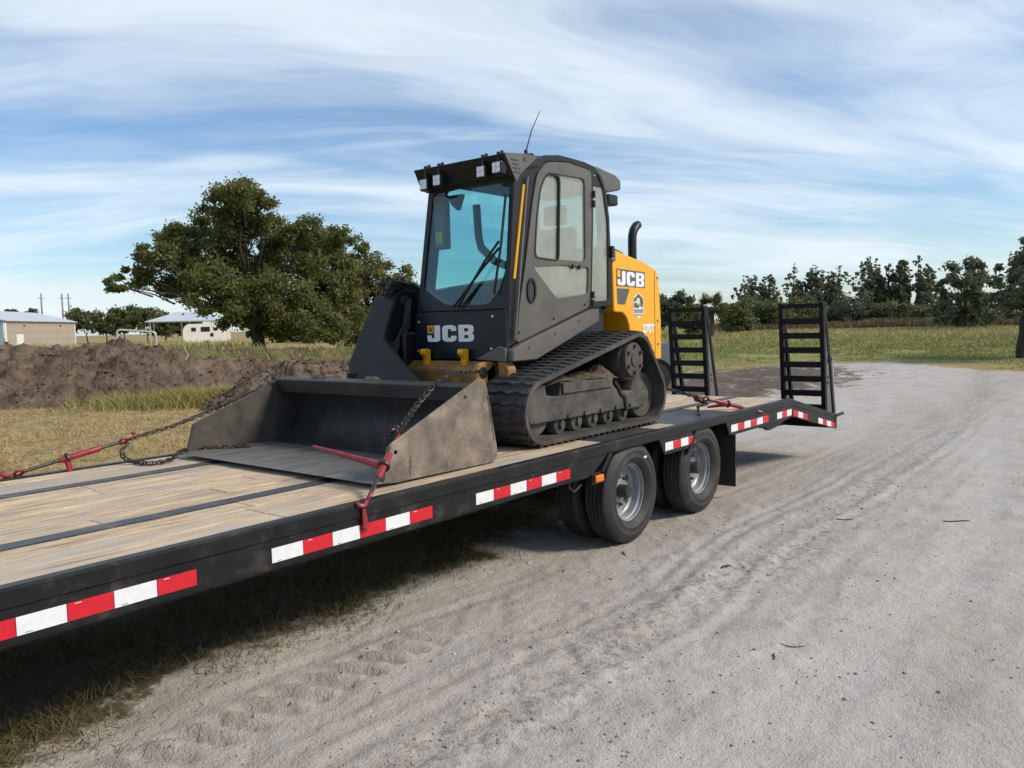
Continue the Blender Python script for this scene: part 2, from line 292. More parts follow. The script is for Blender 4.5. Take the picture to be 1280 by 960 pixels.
def npmesh(name, V, Fc, attr=None):
    """V (n,3), Fc (m,k) arrays"""
    me = bpy.data.meshes.new(name); n, k = Fc.shape
    me.vertices.add(len(V)); me.vertices.foreach_set('co', np.ascontiguousarray(V, np.float32).ravel())
    me.loops.add(n*k); me.loops.foreach_set('vertex_index', np.ascontiguousarray(Fc, np.int32).ravel())
    me.polygons.add(n); me.polygons.foreach_set('loop_start', np.arange(0, n*k, k, dtype=np.int32)); me.polygons.foreach_set('loop_total', np.full(n, k, np.int32))
    if attr:
        for a, val in attr.items():
            x = me.attributes.new(a, 'FLOAT', 'POINT'); x.data.foreach_set('value', np.ascontiguousarray(val, np.float32))
    me.update(calc_edges=True); me.validate(); return me
# numpy value noise
_T = rng.random((256, 256))
def vnoise(x, y):
    xi = np.floor(x).astype(int); yi = np.floor(y).astype(int); fx = x-xi; fy = y-yi; fx = fx*fx*(3-2*fx); fy = fy*fy*(3-2*fy)
    a = _T[xi % 256, yi % 256]; b = _T[(xi+1) % 256, yi % 256]; c = _T[xi % 256, (yi+1) % 256]; d = _T[(xi+1) % 256, (yi+1) % 256]
    return (a*(1-fx)+b*fx)*(1-fy)+(c*(1-fx)+d*fx)*fy
def fbm(x, y, o=4, g=.5):
    s = 0; a = .5; t = 0
    for i in range(o):
        c_, s_ = math.cos(i*.65+.4)*2**i, math.sin(i*.65+.4)*2**i; s = s+a*vnoise(x*c_-y*s_+i*17.3, x*s_+y*c_+i*9.1); t += a; a *= g
    return s/t
def sstep(a, b, x): t = np.clip((x-a)/(b-a), 0, 1); return t*t*(3-2*t)
#GEOMETRY
# ================================================================ GROUND
def axis_(lo, hi, st, g=1.045, far=720):
    a = list(np.arange(lo, hi, st)); d = st
    while a[-1] < far: d *= g; a.append(a[-1]+d)
    d = st; b = []; x = lo
    while x > -far: d *= g; x -= d; b.append(x)
    return np.array(b[::-1]+a)
ax_, ay_ = axis_(-5.0, 1.0, .028), axis_(-2.6, .9, .026)
GX, GY = np.meshgrid(ax_, ay_, indexing='ij'); nx_, ny_ = GX.shape
def lot(x, y):
    yb = np.interp(x, [-60, -4.5, -2, -.3, 1, 3, 8, 12, 18, 24], [.3, .35, .85, 1.0, 1.35, 2.6, 5.2, 8.6, 8.8, 7.5])
    xb = np.interp(y, [-80, -25, 0, 5, 8, 12], [70, 40, 22.5, 26.5, 23, 20])
    return np.minimum((yb-y), (xb-x)*.4)       # >0 inside the gravel lot
TRK = [(-1.2, .0, .016), (-2.9, .0, .0135), (.9, 4.0, .030), (-.4, 6, .02)]
def tracks(x, y):
    t = 0
    for (y0, x0, k) in TRK:
        c = y0+k*np.clip(x-x0, -3, 40)**2+(fbm(x*.22+y0, x*0+1.5, 2)-.5)*.5; d = (y-c)/(1+.0*x); sl = 1/np.sqrt(1+(2*k*np.clip(x-x0, -3, 40))**2)
        for off in (-.85, .85):
            q = (d*sl-off)/.17; t = np.maximum(t, np.exp(-q**4)*(.35+.65*fbm(x*1.2+y0, y*1.2+off, 3)))
    return t
def ground_h(x, y, fine=True):
    nearness = np.exp(-((x+1)**2+(y)**2)/2500.)
    h = (fbm(x*.25+5, y*.25+3, 3)-.5)*.10*nearness
    h = h*sstep(1.0, 3.5, np.abs(np.abs(y-1.29)-1.0)+np.abs(x-.6)*.6)         # level where the trailer wheels stand
    if fine:
        lm = sstep(-.1, .5, lot(x, y)); near = np.exp(-((x+1)**2+y**2)/180.)
        wob = (fbm(x*.5, y*.12+9, 2)-.5)*.35
        for (yc, wd, dp) in [(-.52, .05, .010), (-.66, .05, .009), (-.95, .09, .017), (-1.18, .05, .009), (-1.62, .06, .007), (-2.4, .10, .006), (.22, .05, .010)]:
            yy = y-(yc+wob+.010*(x+2)**2*np.sign(-.3-yc)*.15); m = .55+.9*(fbm(x*.8+yc*7, y*0+3, 2)-.5)
            h = h + lm*near*m*dp*(-np.exp(-(yy/wd)**2)+.75*np.exp(-((np.abs(yy)-1.7*wd)/(.6*wd))**2))
        tk_ = tracks(x, y); h = h - lm*tk_*.012*np.exp(-((x-1)**2+y**2)/400.)
        # lugged tyre print
        yy = y-(-.02+wob*.25); pr = np.exp(-(yy/.13)**6)*sstep(-5.4, -4.6, x)*sstep(-2.0, -2.8, x)*(.55+.9*fbm(x*3, y*3, 2))
        h = h - pr*.012 + pr*.034*np.tanh(4*np.sin((x+yy*.55)*2*math.pi/.17+3*fbm(x*4, y*4, 3)))*(.45+.9*fbm(x*2.3+8, y*6, 3))
        rz_ = np.exp(-((y+.75)/.9)**2)
        h = h + lm*near*((fbm(x*2.2, y*2.2, 4)-.5)*.026+(fbm(x*9, y*9, 3, .8)-.5)*(.014+.018*rz_)+np.clip(fbm(x*4.5+3, y*4.5, 4)-.62, 0, 1)*.10*rz_)
        so = np.exp(-(((x-15.5)/8.2)**2+((y-6.6)/3.2)**2)**2)
        h = h + so*((fbm(x*.9, y*2.4, 4)-.5)*.42)
        gm = 1-lm; h = h + gm*np.exp(-((x-2)**2+(y-8)**2)/500)*(fbm(x*1.6, y*1.6, 4)-.5)*.12
    return h
GZ = ground_h(GX, GY)
lo_ = lot(GX, GY)
soil = np.exp(-(((GX-15.5)/8.6)**2+((GY-6.6)/3.4)**2)**2)
grass_mask = np.clip(sstep(.45, -.40, lo_-(fbm(GX*.9, GY*.9, 3)-.5)*.9), 0, 1)  # mask of grass against sand
farw = sstep(24, 40, np.hypot(GX+5.6, GY+3.3))*sstep(-.2, .3, GX-GY*.9+8)
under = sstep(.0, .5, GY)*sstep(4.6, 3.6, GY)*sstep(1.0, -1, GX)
V = np.stack([GX, GY, GZ], -1).reshape(-1, 3); ii = np.arange(nx_*ny_).reshape(nx_, ny_)
Q = np.stack([ii[:-1, :-1], ii[1:, :-1], ii[1:, 1:], ii[:-1, 1:]], -1).reshape(-1, 4)
gme = npmesh('ground', V, Q, dict(grass=grass_mask.ravel(), soil=soil.ravel(), field=farw.ravel(), under=under.ravel(), track=(tracks(GX, GY)*sstep(-.1, .5, lo_)).ravel(), rut=(np.exp(-((GY+1.0+.35*(fbm(GX*.5, GY*.1+9, 2)-.5)-.012*np.clip(GX, -6, 30)**2*.35)/.26)**2)).ravel(), brown=np.exp(-((GY+.15)/.75)**2).ravel()))
def ground_mat():
    m, t, b, o = new_mat('sandy gravel ground'); nn = t.nodes.new; L = t.links.new
    tc = nn('ShaderNodeTexCoord')
    def noise(s, d=6, r=.6, st=None, dist=0):
        x = nn('ShaderNodeTexNoise'); x.inputs['Scale'].default_value = s; x.inputs['Detail'].default_value = d; x.inputs['Roughness'].default_value = r; x.inputs['Distortion'].default_value = dist
        if st:
            mp = nn('ShaderNodeMapping'); mp.inputs['Scale'].default_value = st; L(tc.outputs['Object'], mp.inputs[0]); L(mp.outputs[0], x.inputs['Vector'])
        else: L(tc.outputs['Object'], x.inputs['Vector'])
        return x.outputs[0]
    def mr(src, lo, hi, a=0, b_=1):
        x = nn('ShaderNodeMapRange'); L(src, x.inputs[0]); x.inputs[1].default_value = lo; x.inputs[2].default_value = hi; x.inputs[3].default_value = a; x.inputs[4].default_value = b_; return x.outputs[0]
    def mix(f, a, c, blend='MIX'):
        x = nn('ShaderNodeMix'); x.data_type = 'RGBA'; x.blend_type = blend
        for i, v in ((0, f), (6, a), (7, c)):
            if isinstance(v, tuple): x.inputs[i].default_value = (*v, 1)
            elif isinstance(v, (int, float)): x.inputs[i].default_value = v
            else: L(v, x.inputs[i])
        return x.outputs[2]
    def math_(op, a, c):
        x = nn('ShaderNodeMath'); x.operation = op
        for i, v in ((0, a), (1, c)):
            if isinstance(v, (int, float)): x.inputs[i].default_value = v
            else: L(v, x.inputs[i])
        return x.outputs[0]
    def attr(nm): x = nn('ShaderNodeAttribute'); x.attribute_name = nm; return x.outputs['Fac']
    big = noise(.45, 5, .6); mid = noise(2.2, 8, .65); streak = noise(1.0, 7, .62, (.30, 2.2, 1), .5); fine = noise(90, 3, .6); speck = noise(34, 2, .5)
    sand = mix(mr(big, .35, .65), (.455, .41, .365), (.465, .45, .435))
    sand = mix(mr(mid, .45, .75, 0, .8), sand, (.32, .285, .25))
    sand = mix(mr(streak, .54, .74, 0, .55), sand, (.27, .235, .205))
    sand = mix(mr(attr('track'), .1, .9, 0, .5), sand, (.52, .495, .47))
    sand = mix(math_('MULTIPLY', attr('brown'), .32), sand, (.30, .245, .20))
    sand = mix(math_('MULTIPLY', attr('rut'), mr(noise(16, 5, .75), .46, .62, 0, .75)), sand, (.15, .13, .115))
    sand = mix(mr(fine, .42, .75, 0, .35), sand, (.54, .525, .51))
    sand = mix(mr(speck, .67, .73, 0, .55), sand, (.17, .15, .13))
    dry = mix(mr(mid, .38, .62), (.36, .27, .125), (.16, .125, .06)); dry = mix(mr(noise(9, 5, .7), .45, .7), dry, (.46, .36, .19))
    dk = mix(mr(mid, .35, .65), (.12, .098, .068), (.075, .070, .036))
    fld = mix(mr(noise(.12, 5, .6), .35, .65), (.31, .275, .115), (.18, .205, .065))
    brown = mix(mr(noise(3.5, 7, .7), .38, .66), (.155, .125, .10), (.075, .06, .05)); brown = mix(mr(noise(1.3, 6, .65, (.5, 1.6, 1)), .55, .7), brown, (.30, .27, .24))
    edge = noise(4.5, 6, .7)
    gm = mr(math_('ADD', attr('grass'), mr(edge, .3, .7, -.38, .38)), .38, .62)
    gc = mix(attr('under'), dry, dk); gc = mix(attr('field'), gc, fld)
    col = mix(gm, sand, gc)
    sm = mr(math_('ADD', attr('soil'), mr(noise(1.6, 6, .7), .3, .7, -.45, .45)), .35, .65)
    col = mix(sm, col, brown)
    L(col, b.inputs['Base Color']); b.inputs['Roughness'].default_value = .95; b.inputs['Specular IOR Level'].default_value = .15
    hgt = math_('ADD', math_('MULTIPLY', fine, .35), math_('ADD', math_('MULTIPLY', mid, .8), math_('MULTIPLY', noise(14, 5, .7), .8)))
    bp = nn('ShaderNodeBump'); L(hgt, bp.inputs['Height']); bp.inputs['Strength'].default_value = .8; bp.inputs['Distance'].default_value = .032; L(bp.outputs[0], b.inputs['Normal'])
    return m
MT['ground'] = ground_mat()
tag(link('ground', gme, 'ground', smooth=False), kind='structure'); gme.shade_smooth()
def gh(x, y): return float(ground_h(np.array([x]), np.array([y]))[0])
# ---------------------------------------------------------------- scattered stuff
def blades(P, h, wd, lean, name, mat, label, cat, seg=1):
    P = np.asarray(P); n_ = len(P); a = rng.random(n_)*2*np.pi; la = rng.random(n_)*2*np.pi; ln = lean*(.3+rng.random(n_))
    h = h*(.55+.9*rng.random(n_)); side = np.stack([np.cos(a), np.sin(a), 0*a], -1)*(wd*(.6+.8*rng.random(n_)))[:, None]
    tip = P+np.stack([np.cos(la)*ln*h, np.sin(la)*ln*h, h], -1); midp = P+np.stack([np.cos(la)*ln*h*.3, np.sin(la)*ln*h*.3, h*.55], -1)
    V = np.stack([P-side, P+side, midp+side*.7, tip, midp-side*.7], 1).reshape(-1, 3); b = np.arange(n_)[:, None]*5
    F = np.concatenate([b+np.array([[0, 1, 2]]), b+np.array([[0, 2, 4]]), b+np.array([[4, 2, 3]])])
    rv = np.repeat(np.clip(rng.normal(.35, .3, n_), 0, 1), 5)
    return tag(link(name, npmesh(name, V, F, dict(rnd=rv)), mat), label, cat, None, 'stuff')
def scatter(nn_, x0, x1, y0, y1, keep):
    x = rng.uniform(x0, x1, nn_); y = rng.uniform(y0, y1, nn_); k = keep(x, y) > rng.random(nn_); x = x[k]; y = y[k]
    return np.stack([x, y, ground_h(x, y)-.005], -1)
# dry mown grass between trailer and mound
P = scatter(190000, -6, 13, 2.9, 19, lambda x, y: sstep(.3, -.6, lot(x, y))*np.clip((fbm(x*1.1, y*1.1, 4)-.30)*2.2, .05, 1))
blades(P, .060, .0042, 2.2, 'dry_grass', 'drygrass', 'short dry straw coloured grass between trailer and dirt mound', 'grass')
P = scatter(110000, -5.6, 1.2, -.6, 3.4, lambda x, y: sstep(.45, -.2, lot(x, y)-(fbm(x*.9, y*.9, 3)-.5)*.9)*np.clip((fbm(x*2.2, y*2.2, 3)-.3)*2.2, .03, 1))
blades(P, .045, .0030, 1.9, 'under_grass', 'darkgrass', 'dark grass under the trailer', 'grass')  # blades coloured darker than the grass beyond the trailer
# field of tall grass behind the lot
def polar(nn_, px0, px1, d0, d1, pw=1.0):
    px = rng.uniform(px0, px1, nn_); u = rng.random(nn_)**pw; D = d0*(d1/d0)**u
    dx_ = fw.x+rt.x*((px-640)/F_PX)-up.x*((400-480)/F_PX); dy_ = fw.y+rt.y*((px-640)/F_PX)-up.y*((400-480)/F_PX); q_ = np.hypot(dx_, dy_)
    x = CAM[0]+dx_/q_*D; y = CAM[1]+dy_/q_*D; return x, y, D
x, y, D = polar(110000, 700, 1500, 36, 170, .7); so_ = np.exp(-(((x-15.5)/8.6)**2+((y-6.6)/3.4)**2)**2); dn = sstep(36, 62, D+14*(fbm(x*.12, y*.12, 3)-.5)); k = (lot(x, y) < -3)&(so_ < .3)&(rng.random(len(x)) < dn)
x, y, D = x[k], y[k], D[k]; ti = sstep(38, 80, D)
blades(np.stack([x, y, 0*x-.01], -1), (.07+.20*ti)*(.35+1.2*fbm(x*.15, y*.15, 3)), .004+D*.00030, .8, 'field_grass', 'fieldgrass', 'tall pale grass field stretching beyond the sandy lot', 'grass')
x, y, D = polar(100000, 700, 1500, 20, 70, .9); so_ = np.exp(-(((x-15.5)/8.6)**2+((y-6.6)/3.4)**2)**2); k = (lot(x, y)+(fbm(x*.35, y*.35, 4)-.5)*4.5 < -.7)&(so_ < .35)&(fbm(x*.5+7, y*.5, 3) > .36); x, y, D = x[k], y[k], D[k]
blades(np.stack([x, y, ground_h(x, y)-.01], -1), (.035+.10*sstep(24, 50, D))*(.3+1.4*fbm(x*.4, y*.4, 3)), .003+D*.00026, 1.1, 'edge_grass', 'edgegrass', 'short green grass along the edge of the sandy lot', 'grass')
# pebbles and twigs on the lot
x, y, D = polar(5500, -50, 1400, 2.6, 14, 1.0); k = (lot(x, y) > .1)&(rng.random(len(x)) < np.clip((fbm(x*.9, y*2.0, 3)-.42)*4, .02, 1)*(.25+.9*np.exp(-((y+.8)/.8)**2))); x, y = x[k], y[k]; m_ = len(x)
sz = .0025+.010*rng.random(m_)**5+.0003*np.hypot(x+5.6, y+3.3); z = ground_h(x, y)
octv = np.array([[1, 0, 0], [-1, 0, 0], [0, 1, 0], [0, -1, 0], [0, 0, 1], [0, 0, -1]], float)*1.0; octf = np.array([[0, 2, 4], [2, 1, 4], [1, 3, 4], [3, 0, 4], [2, 0, 5], [1, 2, 5], [3, 1, 5], [0, 3, 5]])
ov = octv[None]*(sz[:, None, None]*(.6+.8*rng.random((m_, 6, 1)))*np.array([1.2, 1, .7])); an = rng.random(m_)*6.28; ca, sa = np.cos(an), np.sin(an)
ov = np.stack([ov[..., 0]*ca[:, None]-ov[..., 1]*sa[:, None], ov[..., 0]*sa[:, None]+ov[..., 1]*ca[:, None], ov[..., 2]], -1)+np.stack([x, y, z+sz*.25], -1)[:, None]
rv = np.repeat((rng.random(m_) > .72)*rng.random(m_), 6)
tag(link('pebbles', npmesh('pebbles', ov.reshape(-1, 3), (np.arange(m_)[:, None, None]*6+octf[None]).reshape(-1, 3), dict(rnd=rv)), 'stone'), 'loose grey pebbles strewn over the sandy lot', 'pebbles', None, 'stuff')
def crumbs(name, X_, Y_, Z_, s_, mat, label, cat):
    m_ = len(X_); ov = octv[None]*(s_[:, None, None]*(.55+.9*rng.random((m_, 6, 1)))*np.array([1.2, 1, .75])); an = rng.random(m_)*6.28; ca, sa = np.cos(an), np.sin(an)
    ov = np.stack([ov[..., 0]*ca[:, None]-ov[..., 1]*sa[:, None], ov[..., 0]*sa[:, None]+ov[..., 1]*ca[:, None], ov[..., 2]], -1)+np.stack([X_, Y_, Z_+s_*.2], -1)[:, None]
    return tag(link(name, npmesh(name, ov.reshape(-1, 3), (np.arange(m_)[:, None, None]*6+octf[None]).reshape(-1, 3), dict(rnd=np.repeat(rng.random(m_)*.7, 6))), mat), label, cat, None, 'stuff')
MT['crumb'] = pm('sand crumbs', (.30, .26, .22), (.20, .17, .14), scale=4, rough=.95, attr=(.42, .39, .36))
x, y, D = polar(15000, -50, 1400, 2.4, 9, 1.0); k = (lot(x, y) > .0)&(rng.random(len(x)) < np.clip((fbm(x*1.3+4, y*2.6, 3)-.40)*4, .05, 1)*(.2+np.exp(-((y+.7)/.9)**2))); x, y, D = x[k], y[k], D[k]
crumbs('sand_crumbs', x, y, ground_h(x, y), .002+.008*rng.random(len(x))**5, 'crumb', 'small crumbs of sand kicked up along the wheel ruts', 'sand crumbs')
def twig(px, py, L_, ang, r, label):
    d = ray(px, py); t = -CAM[2]/d.z; p = Vector(CAM)+d*t; c, s_ = math.cos(ang), math.sin(ang); z0 = gh(p.x, p.y)+r*.8
    pts = [(p.x+c*L_*(k/4-.5)+random.uniform(-.01, .01), p.y+s_*L_*(k/4-.5)+random.uniform(-.012, .012), gh(p.x+c*L_*(k/4-.5), p.y+s_*L_*(k/4-.5))+r*.9) for k in range(5)]
    tag(MB().tube(pts, [r*.7, r, r, r*.9, r*.5], 6).build('twig', 'twig', None, True), label, 'twig', 'twigs lying on the sandy lot')
for a in [(1195, 652, .26, -.75, .006, 'long straight twig lying on the smooth pale sand'), (908, 710, .10, -.3, .008, 'short thick dark twig beside the wheel ruts'), (967, 818, .09, .1, .004, 'thin straight twig lying alone on rutted sand'), (1056, 650, .16, -.9, .006, 'crooked twig with a dark fork on the lot'), (780, 692, .12, .7, .004, 'thin twig close to the front trailer tyres'), (990, 805, .14, -1.1, .003, 'hair thin twig on gravelly sand')]: twig(*a)
# ---------------------------------------------------------------- mounds and bank
def ridge(name, line, mat, label, cat, lump, ns=230, ntt=70, seed=0, kind=None):
    ln = np.array(line, float); seglen = np.r_[0, np.cumsum(np.hypot(*np.diff(ln[:, :2], axis=0).T))]; s = np.linspace(0, seglen[-1], ns)
    cx = np.interp(s, seglen, ln[:, 0]); cy = np.interp(s, seglen, ln[:, 1]); h = np.interp(s, seglen, ln[:, 2]); wd = np.interp(s, seglen, ln[:, 3])
    for _ in range(12): cx[1:-1] = (cx[:-2]+cx[1:-1]*2+cx[2:])/4; cy[1:-1] = (cy[:-2]+cy[1:-1]*2+cy[2:])/4; h[1:-1] = (h[:-2]+h[1:-1]*2+h[2:])/4
    tx = np.gradient(cx); ty = np.gradient(cy); l = np.hypot(tx, ty); nx, ny = -ty/l, tx/l
    t = np.linspace(-1.05, 1.05, ntt); X = cx[:, None]+nx[:, None]*wd[:, None]*t; Y = cy[:, None]+ny[:, None]*wd[:, None]*t
    prof = np.clip(1-np.abs(t)**1.35, 0, 1); prof = prof*prof*(1.6-.6*prof)
    Z = h[:, None]*prof[None]*(.75+.5*fbm(X*.35+seed, Y*.35, 2))
    msk = sstep(0, .25, prof)[None]*sstep(0, .2, h)[:, None]
    lum = fbm(X*.9+seed, Y*.9, 6, .6)-.5; clod = np.abs(fbm(X*2.1+seed, Y*2.1+5, 5, .66)-.5)
    Z = Z+msk*lump*(lum*1.0+clod*1.2+(fbm(X*5+2, Y*5+seed, 5, .75)-.5)*.55)-.06-lump*.1
    idx = np.arange(ns*ntt).reshape(ns, ntt); Q = np.stack([idx[:-1, :-1], idx[1:, :-1], idx[1:, 1:], idx[:-1, 1:]], -1).reshape(-1, 4)
    me = npmesh(name, np.stack([X, Y, Z], -1).reshape(-1, 3), Q); me.shade_smooth(); o = link(name, me, mat); tag(o, label, cat, None, kind); return X, Y, Z
MT['soil'] = pm('turned soil', (.172, .124, .088), (.076, .055, .041), scale=2.6, rough=.95, bump=1.0, bdist=.10, bscale=9, dust=(.22, .17, .128), dlo=.5, dhi=.75, dscale=.9, spec=.15, detail=9)
MT['soilpink'] = pm('pale turned soil', (.205, .155, .118), (.095, .073, .056), scale=2.2, rough=.95, bump=1.0, bscale=9, bdist=.10, dust=(.10, .08, .06), dlo=.5, dhi=.75, dscale=1.2, spec=.15, detail=9)
MT['bank'] = pm('weedy bank', (.12, .115, .045), (.085, .07, .045), scale=1.1, rough=.95, bump=.9, bscale=8, dust=(.19, .165, .07), dlo=.45, dhi=.7, dscale=.8, spec=.15)
bx_, by_, bz_ = ridge('grassy_bank', [(-16, 34, 1.0, 4), (-4, 29, 1.25, 4), (4.5, 25, 1.35, 4), (9, 21, 1.25, 3.6), (14, 17.5, 1.25, 3.4), (20, 15, 1.1, 3.2), (26, 13.5, .1, 2)], 'bank', 'long low earth bank overgrown with grass and weeds', 'bank', .35, 260, 60, 4.)
m1 = ridge('dirt_mound', [(-12, 30, .3, 2.6), (-6, 26.2, 1.6, 4.0), (.5, 22.6, 1.55, 4.0), (3.4, 20.4, 1.45, 3.8), (4.9, 19.1, 1.55, 3.3), (6.4, 17.9, 1.30, 2.8), (8.2, 17.0, 1.0, 2.4), (10.5, 16.2, .8, 2.2), (13, 15, .05, 1.0)], 'soil', 'long heap of dark brown turned soil behind the trailer', 'dirt mound', .50, 420, 130, 0.)
_l = []
for px, D_, h_, w_ in ((255, 21.0, .05, .8), (290, 20.2, .55, 1.6), (325, 19.6, 1.0, 2.0), (372, 19.4, 1.12, 2.1), (430, 19.8, 1.0, 2.1), (480, 20.6, .75, 1.8), (530, 21.5, .05, 1.0)):
    q = at(px, 450, D_); _l.append((q.x, q.y, h_, w_))
m2 = ridge('dirt_mound', _l, 'soilpink', 'smaller heap of paler pinkish soil beside the weedy bank', 'dirt mound', .5, 260, 110, 9.)
_sx, _sy, _sz = [np.concatenate([a_.ravel(), b_.ravel()]) for a_, b_ in zip(m1, m2)]; _i = rng.choice(np.nonzero(_sz > .05)[0], 9000)
crumbs('soil_clods', _sx[_i], _sy[_i], _sz[_i], .015+.05*rng.random(9000)**5, 'soil', 'loose clods of earth lying all over the dirt mounds', 'clods')
def on(surf, nn_, f):
    X, Y, Z = surf; i = rng.integers(0, X.size, nn_); p = np.stack([X.ravel()[i], Y.ravel()[i], Z.ravel()[i]], -1); p[:, :2] += rng.normal(0, .06, (nn_, 2)); return p[f(p) > rng.random(nn_)]
P = on((bx_, by_, bz_), 42000, lambda p: (p[:, 2] > .25)*(.15+1.1*fbm(p[:, 0]*.6, p[:, 1]*.6, 3)))
blades(P, .15, .010, 1.1, 'bank_grass', 'greengrass', 'yellow green grass growing along the top of the earth bank', 'grass')
P = np.concatenate([np.stack([rng.normal(cx_, .55, k_), rng.normal(cy_, .45, k_), np.full(k_, -.02)], -1) for cx_, cy_, k_ in [(3.7, 15.7, 700), (4.3, 15.3, 1500), (4.9, 14.7, 2600), (5.6, 14.4, 2200), (6.1, 13.9, 3200), (6.7, 13.6, 3400), (7.4, 13.2, 2400), (8.2, 12.8, 2000), (9.0, 12.5, 1300), (5.2, 15.2, 600), (3.0, 16.3, 250)]])
blades(P, .36, .0075, 1.0, 'tall_grass', 'greengrass', 'clumps of tall yellow green grass at the foot of the dirt mound', 'grass')
tag(MB().tube([at(229, 431, 23.5), at(232, 438, 22.8), at(235.5, 444, 22.2), at(232, 450, 21.6)], [.008, .012, .012, .007], 7).build('bare_root', 'root', None, True), 'pale crooked bare root sticking out of the bank', 'root')
tag(MB().tube([at(329, 432, 24.5), at(335, 440, 24), at(341, 449, 23.5)], [.018, .026, .022], 7).build('broken_log', 'bark', None, True), 'short broken log leaning on the weedy bank', 'log')
# ---------------------------------------------------------------- trees
def leaves(blobs, nleaf, size, sub=26, shell=.6, flat=1.0):
    bl = np.array(blobs, float); vol = bl[:, 3]**2; cnt = (nleaf*vol/vol.sum()).astype(int); Ps = []
    for (bx, by, bz, br), c in zip(bl, cnt):
        if c < 8: continue
        k = max(5, int(sub*min(1.5, br/bl[:, 3].mean()))); d = rng.normal(size=(k, 3)); d /= np.linalg.norm(d, axis=1)[:, None]; rr = br*(shell+(1.05-shell)*rng.random(k)**.6)
        cc = d*rr[:, None]*np.array([1, 1, flat]); wts = rng.random(k)+.4; ii_ = rng.choice(k, c, p=wts/wts.sum()); sg = br*.17*(.6+.8*rng.random(k))
        Ps.append(np.array([bx, by, bz])+cc[ii_]+rng.normal(size=(c, 3))*sg[ii_][:, None]*np.array([1, 1, .75]))
    P = np.concatenate(Ps); m = len(P); a = rng.normal(size=(m, 3)); a /= np.linalg.norm(a, axis=1)[:, None]; b = rng.normal(size=(m, 3)); b -= a*(a*b).sum(1)[:, None]; b /= np.linalg.norm(b, axis=1)[:, None]
    s = size*(.6+.8*rng.random(m))[:, None]; V = np.stack([P-a*s, P+b*s*.5, P+a*s, P-b*s*.5], 1).reshape(-1, 3); F = np.arange(m)[:, None]*4+np.array([[0, 1, 2, 3]])
    return V, F, np.repeat(np.clip(rng.normal(.25, .25, m), 0, 1), 4)
def limb(mb, a, b, r0_, r1_, sag=.08):
    a, b = Vector(a), Vector(b); L_ = (b-a).length; pts = []; off = Vector((random.uniform(-1, 1), random.uniform(-1, 1), random.uniform(.2, 1)))*L_*sag
    for k in range(6): t = k/5; pts.append(a.lerp(b, t)+off*math.sin(math.pi*t)+Vector((random.uniform(-1, 1), random.uniform(-1, 1), random.uniform(-1, 1)))*L_*.015*(0 < k < 5))
    mb.tube(pts, [r0_+(r1_-r0_)*k/5 for k in range(6)], 7)
def tree(name, base, blobs, nleaf, size, lm, tm, label, cat, r, group=None, fork=.25, sub=26, shell=.6, flat=1.0, limbs=True, straight=None):
    rt_ = root(name, base, label, cat, group); mb = MB(); base = Vector(base)
    bl = sorted(blobs, key=lambda q: q[2]); top = Vector(bl[-1][:3]); fk = base.lerp(Vector((sum(b[0] for b in bl)/len(bl), sum(b[1] for b in bl)/len(bl), top.z)), fork)
    if straight: limb(mb, base-Vector((0, 0, .1)), top, r, r*.2, .01)
    else: limb(mb, base-Vector((0, 0, .15)), fk, r*1.15, r*.85, .03)
    if limbs:
        for b in bl:
            c = Vector(b[:3]); s0 = (base.lerp(top, max(.1, min(.95, (c.z-base.z)/(top.z-base.z)*.85))) if straight else fk)
            limb(mb, s0, c, r*(.2 if straight else .34), r*.06, .06)
            for _ in range(3): limb(mb, s0.lerp(c, random.uniform(.5, .9)), c+Vector((random.gauss(0, 1), random.gauss(0, 1), random.gauss(0, .6)))*b[3]*.6, r*.14, r*.04, .05)
    mb.build('trunk', tm, rt_, True)
    V, F, rv = leaves(blobs, nleaf, size, sub, shell, flat); link('crown', npmesh('crown', V, F, dict(rnd=rv)), lm, rt_); return rt_
def blob(px, py, rpx, D, jit=0):
    p = at(px, py, D+jit); return (p.x, p.y, p.z, rpx/F_PX*D)
D = 55
tb = [blob(a, b, c*random.uniform(.86, 1.08), D, random.uniform(-3.5, 3.5)) for a, b, c in [(302, 243, 26), (282, 262, 28), (325, 262, 20), (262, 290, 26), (300, 292, 34), (338, 290, 28), (222, 305, 26), (195, 322, 20), (250, 325, 34), (168, 345, 20), (146, 356, 13), (210, 345, 30), (375, 292, 26), (402, 302, 28), (428, 298, 20), (448, 312, 14), (360, 325, 36), (405, 335, 34), (300, 345, 44), (262, 362, 30), (345, 370, 42), (390, 372, 36), (310, 385, 34), (425, 360, 26), (240, 372, 18), (365, 398, 28), (330, 404, 24), (395, 402, 26), (305, 386, 22), (430, 392, 24), (352, 412, 20), (385, 414, 20), (415, 412, 20)]]
g = at(322, 400, 55); tree('broad_tree', (g.x, g.y, 0), tb, 140000, .115, 'leafA', 'barkdark', 'large spreading dark green tree behind the earth bank', 'tree', .42, fork=.16, sub=22, shell=.40, flat=.8)
D = 66
tb = [blob(a, b, c, D, random.uniform(-3, 3)) for a, b, c in [(430, 345, 24), (462, 345, 26), (490, 350, 22), (508, 362, 14), (450, 372, 30), (485, 378, 26), (420, 385, 28), (455, 398, 26), (500, 392, 20), (405, 402, 20), (440, 414, 20), (475, 412, 20), (505, 410, 16)]]
g = at(455, 400, 66); tree('rounded_tree', (g.x, g.y, 0), tb, 42000, .135, 'leafB', 'bark', 'smaller lighter olive tree between the broad tree and the loader', 'tree', .25, fork=.2, sub=18, shell=.5)
